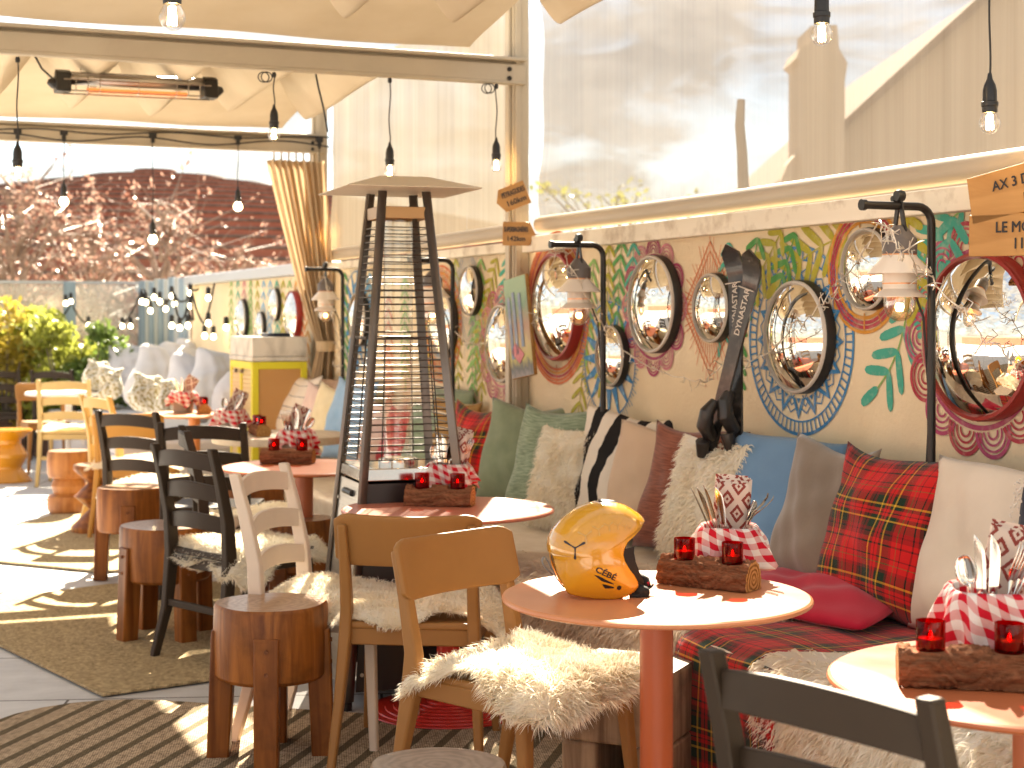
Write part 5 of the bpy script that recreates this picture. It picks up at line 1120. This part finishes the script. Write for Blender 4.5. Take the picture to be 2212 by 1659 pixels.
def tset(tn,lu,lv,ldeg,bu,bv,brot,cut,nap,seed,l=.245,r=.043,sep=.27,lm=(.055,.10),w=.14,h=.125):
    c=at_table(lu,lv); log_holder(c,ldeg,ZT,'bark covered half log with two candles on '+tn,l,r)
    ax=fwd(ldeg)
    for sg,nm in ((-1,'left'),(1,'right')):
        votive(c+ax*(sg*l*sep),ZT+r*1.40-.002,'red votive glass at the %s log end on %s'%(nm if sg*math.sin(R(ldeg))>0 else ('right' if nm=='left' else 'left'),tn))
    q=at_table(bu,bv); basket(q,ZT,'grey cutlery bucket on '+tn,w,h,-hd(brot),'red gingham cloth lining the bucket on '+tn,seed,*lm)
    for (k,off,tilt,az,rz,lab) in cut: o=cam(*off); cutlery(k,q,ZT+h+.0+off_z(k),o,tilt,az,rz,lab+' in the bucket on '+tn)
    if nap: (off,tilt,az,rz,n)=nap; napkins(q,ZT+h+.035,cam(*off),tilt,az,rz,n,'patterned napkins standing in the bucket on '+tn)
def off_z(k): return .004 if k=='knife' else .0
# front table: cutlery (off = right, forward metres from the bucket centre)
tset('the front salmon table',1530,1267,124,1573,1246,10,[('knife',(-.052,-.03),24,-90,80,'outermost leaning steel knife'),('knife',(-.042,-.02),20,-90,60,'second leaning steel knife'),('knife',(-.03,.0),16,-85,70,'third leaning steel knife'),('knife',(-.018,-.045),8,-80,30,'tall steel knife beside the napkins'),
  ('spoon',(.045,-.01),22,90,-60,'spoon leaning right'),('fork',(.05,.01),28,90,-70,'inner fork leaning right'),('fork',(.056,.03),36,90,-80,'outermost fork leaning right')],((.012,.012),4,90,4,6),2,.25,.045)
tset('the coral table',950,1092,101,968,1078,6,[('knife',(-.028,-.02),4,-90,10,'short steel knife'),('knife',(-.012,-.03),2,-90,0,'broad steel knife'),('spoon',(-.045,-.01),6,-90,20,'dark spoon at the left'),('spoon',(.008,-.045),6,90,-30,'shiny spoon'),('fork',(.05,-.01),20,90,-30,'fork leaning right'),('fork',(.045,.02),14,90,-40,'upright fork')],((.022,.0),10,90,35,7),4,.245,.044,lm=(.05,.085))
tset('the heater side terracotta table',622,1001,95,640,988,8,[('fork',(-.045,-.02),10,-90,5,'fork leaning left'),('fork',(-.03,-.02),3,-90,0,'upright fork'),('knife',(.0,-.02),4,90,0,'upright knife'),('knife',(.02,.02),26,95,10,'long knife leaning right'),('spoon',(.04,.0),34,90,-30,'spoon leaning right')],((.0,.02),24,85,-10,3),6,lm=(.06,.12))
tset('the pale wooden table',560,941,160,498,934,14,[('spoon',(-.03,-.02),3,-90,0,'upright spoon'),('fork',(.02,.0),22,90,0,'fork leaning right'),('knife',(.03,.0),26,90,0,'knife leaning right')],((.03,.02),26,88,-10,3),7,lm=(.06,.11))
tset('the farthest orange table',440,893,165,396,891,20,[('knife',(-.03,-.02),12,-90,0,'dark knife leaning left'),('knife',(-.01,-.02),4,90,0,'upright knife')],((.03,.0),34,88,-10,3),8,h=.14)
tset('the terracotta table at the right edge',2095,1482,100,2150,1440,6,[('spoon',(-.062,-.045),10,-90,25,'big dark spoon'),('knife',(-.042,-.05),3,-60,20,'large upright steel knife'),('knife',(-.018,-.045),-2,-60,5,'second upright steel knife'),('fork',(.012,-.05),14,90,-10,'front fork'),('fork',(.03,-.03),22,90,-20,'second fork'),('fork',(.045,-.01),30,90,-30,'third fork')],((.03,.03),12,90,8,4),9,.26,.046,lm=(.09,.15),w=.165,h=.145)
# ---------------------------------------------------------------- helmet (local x towards the brow, y lateral, z up)
def zp(x,z): return ((x-800)*1.686e-4,(1530-z)*1.686e-4)
OUT=[zp(*q) for q in ((1545,440),(1450,340),(1290,240),(1150,195),(1000,178),(870,176),(800,190),(650,240),(480,330),(330,450),(220,580),(160,700),(140,780),(150,870),(190,950),(205,1030),(240,1150),(300,1280),(345,1370),(385,1440),(420,1462),(600,1495),(800,1520),(1080,1537),(1230,1512),(1350,1440),(1415,1370),(1400,1290),(1340,1190),(1260,1090),(1190,970),(1165,880),(1180,800),(1240,700),(1400,590),(1540,470))]
FULL=[zp(*q) for q in ((1560,420),(1450,335),(1290,240),(1150,195),(1000,178),(870,176),(800,190),(650,240),(480,330),(330,450),(220,580),(160,700),(140,780),(140,870),(165,950),(180,1030),(190,1150),(210,1280),(235,1400),(270,1520),(330,1620),(500,1750),(800,1830),(1100,1800),(1350,1700),(1520,1550),(1620,1370),(1660,1200),(1670,1050),(1660,900),(1640,750),(1610,600),(1580,480))]
HC=zp(790,900)
def radial(poly,n):
    out=[]
    for i in range(n):
        a=2*PI*i/n; d=(math.cos(a),math.sin(a)); best=0
        for k in range(len(poly)):
            x1,y1=poly[k][0]-HC[0],poly[k][1]-HC[1];x2,y2=poly[(k+1)%len(poly)][0]-HC[0],poly[(k+1)%len(poly)][1]-HC[1]
            ex,ey=x2-x1,y2-y1; den=d[0]*ey-d[1]*ex
            if abs(den)<1e-12: continue
            tt=(x1*ey-y1*ex)/den; u=(x1*d[1]-y1*d[0])/den
            if tt>0 and -1e-9<=u<=1+1e-9: best=max(best,tt)
        out.append(best)
    return out
NA=288; RO=radial(OUT,NA); RF=radial(FULL,NA); RF=[max(f,o) for f,o in zip(RF,RO)]
RFs=[sum(RF[(i+k)%NA] for k in range(-5,6))/11 for i in range(NA)]; RF=[max(f,o) for f,o in zip(RFs,RO)]
HW=.108
def hy(rho): return HW*max(0,1-min(rho,1)**2.5)**.5
def hsurf(x,z,off=0):
    dx,dz=x-HC[0],z-HC[1]; a=math.atan2(dz,dx)%(2*PI); k=a/(2*PI)*NA; i=int(k)%NA; f=RF[i]+(RF[(i+1)%NA]-RF[i])*(k-int(k)); return Vector((x,-hy(math.hypot(dx,dz)/f)-off,z))
def shell(scale=1,ext=0.0,grow=0):
    b=MB(); K=26
    for side in (-1,1):
        rows=[]
        for i in range(NA+1):
            a=2*PI*(i%NA)/NA; row=[]; rm=RO[i%NA]; mx=min(1,rm/RF[i%NA])
            fr_=1 if (-.9<((a+PI)%(2*PI)-PI)<.75) else 0
            if ext and mx<.995: mx=min(.985,mx+(ext*2.3 if -.85<((a+PI)%(2*PI)-PI)<.22 else ext*.5)*fr_+(.02 if not fr_ else 0))
            if mx>.97: mx=1
            for j in range(K+1):
                q=mx*math.sin(PI/2*j/K)**.9 if mx>=1 else mx*j/K; rr=q*RF[i%NA]*scale; row.append(Vector((HC[0]+rr*math.cos(a),side*hy(q)*scale,HC[1]+rr*math.sin(a))))
            rows.append(row)
        if side>0: rows=rows[::-1]
        b.sheet(rows)
    return b
hp_=at_table(1283,1286); hp_=onz(1279,1283,.73)
hel=thing('ski_helmet','glossy yellow ski helmet lying on the front salmon table','helmet',(hp_.x,hp_.y,ZT),-TH+R(5))
o=shell().build('shell',M['helmet'],hel,ang=180,merge=True,solid=.006,soff=-1)
o=shell(.955,.10).build('liner',M['liner'],hel,ang=180,merge=True)
b=MB(); V,Fc=text_geo('CÉBÉ',.0195,.028); Mx=Matrix.Rotation(R(-26),4,'Z'); c0=zp(912,1143)
b.add([hsurf(c0[0]+(Mx@Vector((v.x*1.25,v.y,0))).x,c0[1]+(Mx@Vector((v.x*1.25,v.y,0))).y,.0009) for v in V],[tuple(f) for f in Fc]); b.build('lettering',M['decal'],hel,smooth=False)
def decal(b,poly,n=6):
    k=len(poly); cx=sum(p[0] for p in poly)/k;cz=sum(p[1] for p in poly)/k
    for i in range(k):
        p,q=poly[i],poly[(i+1)%k]; G=[]
        for a in range(n+1):
            G.append([hsurf(*[ (cx,cz)[d]*(1-e)+(p[d]*(1-a/n)+q[d]*a/n)*e for d in (0,1)],.0011) for e in [c/4 for c in range(5)]])
        b.sheet(G)
b=MB(); decal(b,[zp(*q) for q in ((742,1155),(800,1165),(1030,1290),(1028,1303),(850,1245))]); decal(b,[zp(*q) for q in ((858,1293),(905,1297),(1035,1340),(1030,1358),(905,1357))]); decal(b,[zp(1112+34*math.cos(t_),1355+34*math.sin(t_)) for t_ in [2*PI*k/14 for k in range(14)]]); b.build('side_vent',M['decal'],hel)
def ylogo(b,c,s,rot=0):
    for a in (210,330,90):
        a=R(a+rot); 
        for f0,f1,w0,w1 in ((0,.35,.13,.085),(.35,.62,.085,.15),(.62,.86,.15,.21),(.86,1,.21,.1)):
            d=(math.cos(a),math.sin(a)); nx=(-d[1],d[0]); decal(b,[zp(c[0]+s*(d[0]*f+nx[0]*w),c[1]+s*(d[1]*f+nx[1]*w)) for f,w in ((f0,-w0/2),(f1,-w1/2),(f1,w1/2),(f0,w0/2))],2)
b=MB(); ylogo(b,(475,775),165); b.build('emblem',M['decal'],hel)
b=MB()
for c,s in (((625,605),115),((815,515),95),((965,470),78),((1095,470),60),((1200,490),44),((1280,520),30)): ylogo(b,c,s,-6)
b.build('emblem_trail',M['decal_pale'],hel)
b=MB()
P=[Vector((*[ (x) for x in (zp(u,1)[0],)],0,zp(1,v)[1])) for u,v in ((825,188),(905,152),(960,150),(1120,170),(1205,208))]
b.sheet([[p+Vector((0,y*(.034-.010*abs(i-1.6)),-.010*(y*y))) for y in (-1,-.6,0,.6,1)] for i,p in enumerate(P)]); b.build('top_vent',M['decal'],hel,ang=50,solid=.012,soff=-1)
def hpth(q): return [Vector((zp(u,1)[0],y,zp(1,v)[1])) for u,v,y in q]
def ribbon(path,w,t,mat,nm):
    b=MB(); P=hpth(path)
    for i in range(len(P)-1): b.bar(P[i],P[i+1],t,w,up=(0,1,0)) if False else None
    rows=[[p+Vector((0,-w/2,0)),p+Vector((0,w/2,0))] for p in P]; b.sheet(rows); return b.build(nm,mat,hel,ang=180,solid=t)
ribbon(((380,1425,0),(280,1300,0),(200,1150,0),(140,1030,0),(110,990,0),(75,1000,0),(65,1045,0),(90,1110,0),(150,1180,0),(220,1240,0)),.022,.003,M['strap'],'goggle_strap')
b=MB(); b.tube(hpth(((1370,1400,-.04),(1440,1450,-.05),(1530,1480,-.045),(1575,1500,-.03))),[.012,.017,.016,.008],10); b.tube(hpth(((1420,1320,0),(1500,1320,.0),(1570,1350,-.01),(1590,1420,-.02))),[.012,.014,.013,.01],10); b.tube(hpth(((1300,1500,-.05),(1440,1515,-.055),(1560,1510,-.05))),[.01,.011,.007],10); b.tube(hpth(((1560,1450,-.02),(1640,1430,-.02),(1685,1385,-.02))),[.007,.006,.004],8,flat=.5); b.build('chin_strap',M['liner'],hel,ang=80)
b=MB(); b.box(hpth(((1600,1370,-.02),))[0],(.006,.012,.008)); b.build('buckle',M['crimson'],hel,bevel=.001)
# ---------------------------------------------------------------- yellow cabinet
p0=at(545,905,11.0); p0.z=0; W_,D_=.39,.69; t=thing('cane_cabinet','lime yellow cabinet with marble top and woven cane side beside the curtain','cabinet',p0)
b=MB(); b.box((W_/2,D_/2,.55),(W_-.03,D_-.03,1.10)); b.build('carcass',M['yellowpanel'],t)
b=MB(); e=.045
for x,y in ((0,0),(W_,0),(0,D_),(W_,D_)): b.box((x+(e/2 if x==0 else -e/2),y+(e/2 if y==0 else -e/2),.55),(e,e,1.1))
for z in (.03,1.075): b.box((W_/2,e/2-.003,z),(W_-2*e,e,.05)); b.box((e/2-.003,D_/2,z),(e,D_-2*e,.05)); 
b.box((e/2-.004,D_/2,.62),(e,D_-2*e,.04)); b.box((e/2-.004,D_/2,.55),(e,.045,1.0)); b.build('frame',M['yellow'],t,bevel=.003)
b=MB(); b.sheet([[Vector((e+(W_-2*e)*i/2,.010,.06+.99*j/2)) for j in range(3)] for i in range(3)],[[((W_-2*e)*i/2,.99*j/2) for j in range(3)] for i in range(3)]); b.build('cane_panel',M['cane'],t,smooth=False)
for y0 in (e,D_/2+.025):
    for z0,z1 in ((.07,.595),(.645,1.045)):
        b=MB(); hgt=z1-z0
        for k in range(int(hgt/.03)): b.box((.012,y0+(D_/2-e-.025)/2,z0+.015+.03*k),(.012,D_/2-e-.03,.026),Matrix.Rotation(R(18),3,'Y'))
        b.build('door',M['yellowpanel'],t)
b=MB()
for y in (D_/2-.08,D_/2+.10): b.box((-.012,y,1.03),(.02,.03,.03))
b.build('drawer_knob',M['bark_far'],t,bevel=.004); b=MB(); b.box((-.014,D_/2-.0,.50),(.022,.05,.20)); b.build('door_handle',M['yellow'],t,bevel=.004)
b=MB(); b.box((W_/2,D_/2,1.12),(W_+.01,D_+.01,.03)); b.box((W_/2,D_/2,1.205),(W_-.002,D_-.002,.135)); b.build('marble_top',M['marble'],t,bevel=.003)
b=MB(); b.box((0,0,.012),(.16,.22,.024)); o=b.build('dark_book',M['navy'],None,bevel=.004); o.location=p0+Vector((W_*.55,.2,1.2735)); tag(o,'dark blue book lying on the marble cabinet top','book')
# ---------------------------------------------------------------- daybed with pillows
t=thing('daybed','low white daybed with plump pillows before the blue slats','daybed',(2.5,14.7,0)); b=MB(); b.box((0,0,.18),(1.2,5.0,.36)); b.build('base',M['white_cotton'],t,bevel=.05,bseg=3); b=MB(); b.box((-.02,0,.42),(1.2,5.0,.12)); b.build('mattress',M['white_cotton'],t,bevel=.04,bseg=3)
def bigp(u0,u1,vt,vb,Y,label,mat='white_cotton',roll=0,seed=0,t_=.36,lean=24,yaw=20,name='pillow',grp='big white pillows on the daybed'):
    c=at((u0+u1)/2,(vt+vb)/2,Y); w=(u1-u0)/F*Y*1.12; h=(vb-vt)/F*Y*1.16; o=thing(name,label,'pillow',c-Vector((0,0,h/2)),0,grp); o.rotation_euler=Euler((R(-lean),R(roll),-TH+R(yaw)),'XYZ')
    b=MB(); pillow_geo(b,w,h,t_,.02,seed,22,2.4,.02,.13); b.build('pillow_cover',M[mat],o,ang=180,merge=True)
PW='plump white pillow '
bigp(215,322,738,850,16.0,PW+'farthest left on the daybed against the shrubs',roll=18,seed=1); bigp(262,368,742,880,15.0,PW+'second from the left in the row',roll=22,seed=2); bigp(312,412,735,850,15.2,PW+'third from the left in the row',roll=22,seed=3)
bigp(368,432,730,850,15.4,PW+'leaning upright behind the others under the bulbs',roll=12,seed=4); bigp(420,478,735,860,15.2,PW+'partly hidden at the back near the far wall',roll=14,seed=5); bigp(335,452,765,890,13.4,PW+'in front with a patterned cushion on each side',roll=24,seed=6); bigp(392,482,748,882,13.2,PW+'large and sunlit left of the yellow cabinet',roll=20,seed=7,t_=.4); bigp(446,520,800,912,12.4,PW+'lowest and closest to the yellow cabinet',roll=24,seed=8)
pc='leaf patterned cushion '
for k,(a,c,d,e,Y,l) in enumerate(((180,222,778,842,14.5,'farthest left beside the dark shrub'),(212,256,792,858,14.0,'second from left before the white pillows'),(280,340,808,884,12.7,'largest in the middle of the daybed'),(338,382,820,890,12.6,'right of the largest one behind the gingham bucket'))): bigp(a,c,d,e,Y,pc+l,'patterned',8,20+k,.16,18,16,'patterned_cushion','leaf patterned cushions on the daybed')
# ---------------------------------------------------------------- fences
YF=18.35; zt=1.80
t=thing('slat_fence','blue grey slatted fence with the light string at the end of the wall','fence',(3.1,16.9,0)); b=MB(); y0,y1=15.72,YF
for k in range(9):
    y=y0+.1+(y1-y0-.1)*k/9; b=MB(); b.box((.0,y-16.9+.09,.9),(.035,.20 if k%2 else .26,1.8+.02*(k%3))); b.build('slat',M['fence_blue' if k%2==0 else 'fence_pale'],t,bevel=.003)
b=MB(); b.box((.03,(y0+y1)/2-16.9,.8),(.02,y1-y0,1.6)); b.build('backing',M['fence_cap'],t)
t=thing('glass_screen','clear glass wind screen with blue posts behind the shrubs','screen',(0,YF+.1,0)); xs=[-7.5,-4.9]+[ony(u,700,YF+.1).x for u in (-200,-25,150,312)]
for i,x in enumerate(xs): b=MB(); b.box((x,0,.9),(.13 if i>3 else .1,.07,1.82)); b.build('post',M['fence_blue'],t,bevel=.004)
for a,c in zip(xs[:-1],xs[1:]): b=MB(); b.box(((a+c)/2,.0,.95),(c-a-.12,.012,1.66)); b.build('pane',M['panel_glass'],t,smooth=False)
b=MB(); b.box(((xs[0]+xs[-1])/2,-.0,1.80),(xs[-1]-xs[0],.05,.03)); b.build('top_rail',M['fence_cap'],t)
# ---------------------------------------------------------------- festoon lights
def festoon(pts,label,Y0,nb):
    P=[at(u,v,y) for u,v,y in pts]; t=thing('festoon_lights',label,'string lights',P[0],0,'festoon strings on the fence'); Q=[]
    for i in range(len(P)-1):
        for k in range(6): Q.append(P[i].lerp(P[i+1],k/6)+Vector((0,0,-.05*math.sin(PI*k/6))))
    Q.append(P[-1]); b=MB(); b.tube([q-P[0] for q in Q],.010,5); b.build('cable',M['cable'],t)
    for u,v,y in nb:
        c=at(u,v,y)-P[0]; b=MB(); b.lathe([(.022,.03),(.022,.085),(.012,.10)],10,Matrix.Translation(c)); b.build('socket',M['cable'],t); b=MB(); bulb_shape(b,c,.024,12); b.build('bulb',M['hotbulb'],t,ang=180)
Y=15.4
festoon([(312,625,Y),(330,640,Y),(352,660,Y),(372,625,Y),(398,650,Y),(408,622,Y),(446,608,Y)],'upper festoon string zigzagging over the blue slats',Y,[(306,652,Y),(315,654,Y),(333,643,Y),(345,652,Y),(371,640,Y),(377,657,Y),(411,634,Y),(411,662,Y),(455,634,Y),(358,668,Y),(325,672,Y)])
Y=14.2
festoon([(372,620,Y),(388,690,Y),(405,660,Y),(418,690,Y),(412,622,Y),(440,700,Y),(463,612,Y)],'lower festoon string of larger glowing bulbs before the slats',Y,[(388,709,Y),(406,704,Y),(442,726,Y),(450,699,Y),(461,728,Y),(371,704,Y),(488,708,Y),(450,644,Y)])
Y=17.2
festoon([(308,622,Y),(265,700,Y),(230,708,Y),(190,700,Y),(155,655,Y),(100,712,Y),(30,728,Y),(-40,735,Y)],'festoon string sagging across the glass screen',Y,[(142,656,Y),(153,652,Y),(103,715,Y),(264,705,Y),(282,705,Y),(191,703,Y),(37,725,Y)])
# ---------------------------------------------------------------- vegetation
def leaves(b,C,n,rad,sz,seed,squash=(1,1,1),shell=.35):
    g=np.random.default_rng(seed); k=len(C); ci=g.integers(0,k,n); d=g.normal(0,1,(n,3)); d/=np.linalg.norm(d,axis=1,keepdims=True); r=(shell+(1-shell)*g.random(n))[:,None]*np.array([rad[i] for i in ci])[:,None]
    P=np.array([list(C[i]) for i in ci])+d*r*np.array(squash); a=g.normal(0,1,(n,3)); a/=np.linalg.norm(a,axis=1,keepdims=True); c=np.cross(a,g.normal(0,1,(n,3))); c/=np.linalg.norm(c,axis=1,keepdims=True)
    s=(sz*(.6+.8*g.random(n)))[:,None]; V=np.stack([P-a*s,P+c*s*.45,P+a*s,P-c*s*.45],1).reshape(-1,3); o=len(b.v); b.v+=[tuple(q) for q in V.tolist()]; b.uvs+=[(0.,0.)]*len(V); b.f+=[(o+4*i,o+4*i+1,o+4*i+2,o+4*i+3) for i in range(n)]; b.m+=[0]*n
def shrub(u,v0,v1,Y,w,mat,label,seed,n=2600,sz=.045):
    g=random.Random(seed); base=at(u,830,Y); base.z=0; top=at(u,v0,Y).z; t=thing('shrub',label,'shrub',base,0,'shrubs in front of the glass screen'); C=[];rd=[];b=MB()
    for k in range(16):
        z=.35+(top-.45)*g.random(); rr=w/2*(.35+.65*math.sin(PI*min(1,z/top*.85+.1))); a=g.uniform(0,6.3); q=Vector((math.cos(a)*rr*g.random(),math.sin(a)*rr*g.random(),z)); C.append(q); rd.append(g.uniform(.13,.24)); b.tube([Vector((0,0,0)),Vector((q.x*.4,q.y*.4,z*.6)),q],[.018,.012,.004],5)
    b.build('stems',M['bark_far'],t); b=MB(); leaves(b,C,n,rd,sz,seed); b.build('foliage',M[mat],t,smooth=False)
    b=MB(); b.box((0,0,.17),(w*.7,.36,.34)); b.build('planter',M['rooftile'],t,bevel=.01)
shrub(12,655,820,16.6,1.1,'leaf_gold','golden orange shrub at the left edge',1); shrub(78,672,815,16.9,1.0,'leaf_yel','yellow green shrub second from the left',2); shrub(135,690,815,16.4,.85,'leaf_yel','low yellow green shrub in the middle of the row',3); shrub(196,682,812,16.2,.62,'leaf_dk','dark green shrub next to the white pillows',4,3000); shrub(-70,650,820,16.8,1.0,'leaf_yel','yellow green shrub cut by the left edge',5,1800); shrub(238,705,800,17.2,.5,'leaf_dk','slim olive shrub behind the white pillows',6,1500)
def tree(u,Y,ztop,zbase,w,label,seed,nl,nt,sz=.10,lo=1.2):
    g=random.Random(seed); base=at(u,700,Y); base.z=-4.2; t=thing('plane_tree',label,'tree',base,0,'bare plane trees behind the terrace'); H=ztop+4.2
    b=MB(); b.tube([Vector((0,0,0)),Vector((.1,0,H*.3)),Vector((-.1,.1,H*.55)),Vector((.15,0,H*.8)),Vector((.1,0,H*.97))],[.22,.17,.12,.06,.015],8); C=[];rd=[]
    for k in range(nt):
        z=zbase+4.2+(ztop-zbase)*g.random(); a=g.uniform(0,6.3); rr=w/2*math.sqrt(g.random())*max(.25,math.sin(PI*min(1,.35+.6*(z-zbase-4.2)/(ztop-zbase)))); q=Vector((rr*math.cos(a),rr*math.sin(a)*.7,z)); s=Vector((q.x*.1,q.y*.1,max(H*.25,z-rr*.9))); m=s.lerp(q,.5)+Vector((g.uniform(-.2,.2),g.uniform(-.2,.2),.15)); b.tube([s,m,q],[.035,.022,.006],4,caps=False); C.append(q);rd.append(g.uniform(.25,.6))
        for _ in range(4): e=q+Vector((g.gauss(0,.5),g.gauss(0,.4),g.gauss(.1,.4))); b.tube([m.lerp(q,g.random()),e],[.012,.004],3,caps=False); C.append(e);rd.append(.22)
    b.build('trunk',M['bark_pale'],t); b=MB(); leaves(b,C,nl,rd,sz,seed,(1,1,1),.1); b.build('foliage',M['leaf_plum'],t,smooth=False)
M['bark_pale']=mk('plane_bark',(.22,.15,.11),(.48,.38,.30),.5,scale=4)
tree(30,26,3.7,-.3,4.2,'plane tree with reddish dry leaves at the far left',1,1900,90,.05); tree(190,28,3.0,-.3,4.2,'plane tree with thin dry crown left of the middle bulb',2,1500,80,.05); tree(345,27,3.4,-.3,4.0,'plane tree rising highest over the brick rotunda',3,1500,80,.05); tree(500,29,2.6,-.3,4.2,'plane tree with sparse leaves beside the curtain',4,1400,75,.05); tree(640,31,2.3,-.3,4.0,'plane tree partly hidden by the curtain',5,1000,55,.05)
# sparse trees beyond the blind
def bare(u,Y,vt,label,seed):
    g=random.Random(seed); base=at(u,700,Y); base.z=-4.2; t=thing('bare_tree',label,'tree',base,0,'bare trees beyond the blinds'); H=at(u,vt,Y).z+4.2; b=MB(); C=[];rd=[]
    b.tube([Vector((0,0,0)),Vector((.1,0,H*.5)),Vector((0,.1,H*.8))],[.16,.1,.05],7)
    for k in range(34): a=g.uniform(0,6.3);z=H*(.74+.26*g.random());r_=1.3*math.sqrt(g.random());q=Vector((r_*math.cos(a),r_*math.sin(a),z)); b.tube([Vector((0,.05,z-r_*.6-.3)),q],[.03,.006],4); C.append(q);rd.append(.2)
    b.build('trunk',M['bark_far'],t); b=MB(); leaves(b,C,420,rd,.05,seed,(1,1,1),.1); b.build('foliage',M['leaf_yel'],t,smooth=False)
bare(1345,21,405,'thin bare tree beyond the roller blind left of the pole',1); bare(1470,23,412,'second thin bare tree beyond the roller blind near the pole',2)
# ---------------------------------------------------------------- brick rotunda
t=thing('brick_rotunda','stepped reddish brick rotunda rising behind the trees','building',cam((335-CX)/F*64,64,-4.2)); pr=[];zc=4.2+CZ
rings=[(.8,5.9),(4.8,5.26),(8.5,4.65),(11.5,4.1),(14,3.6),(16.5,3.0),(18.5,2.4),(20,1.7),(21,.8),(21.5,-.6),(21.8,-4)]
fine=[]
for (r0,h0),(r1,h1) in zip(rings[:-1],rings[1:]): fine+=[(r0+(r1-r0)*f,h0+(h1-h0)*f) for f in (0,.5)]
pr=[(22.2,0)]
for r_,h in reversed(fine): pr+=[(pr[-1][0]-.0 if False else r_+.02,pr[-1][1]+.001),(r_,zc+h)]
b=MB(); b.lathe(pr+[(0,zc+5.93)],120); b.build('tier',M['brick'],t,ang=30)
b=MB()
for i in range(len(rings)-2):
    for f in (0,.5):
        r_=rings[i][0]+(rings[i+1][0]-rings[i][0])*f; h=rings[i][1]+(rings[i+1][1]-rings[i][1])*f; b.lathe([(r_+.02,zc+h-.09),(r_+.05,zc+h-.05),(r_+.02,zc+h+.0)],120,caps=False)
b.build('dark_course',M['bark_far'],t)
# low parapet and town behind the camera side (reflected in the mirrors)
b=MB(); b.box((-9.1,3.5,.55),(.2,26,1.1)); tag(b.build('terrace_parapet',M['brick'],smooth=False),'low brick parapet along the open side of the terrace','parapet')
sc.render.film_transparent=False
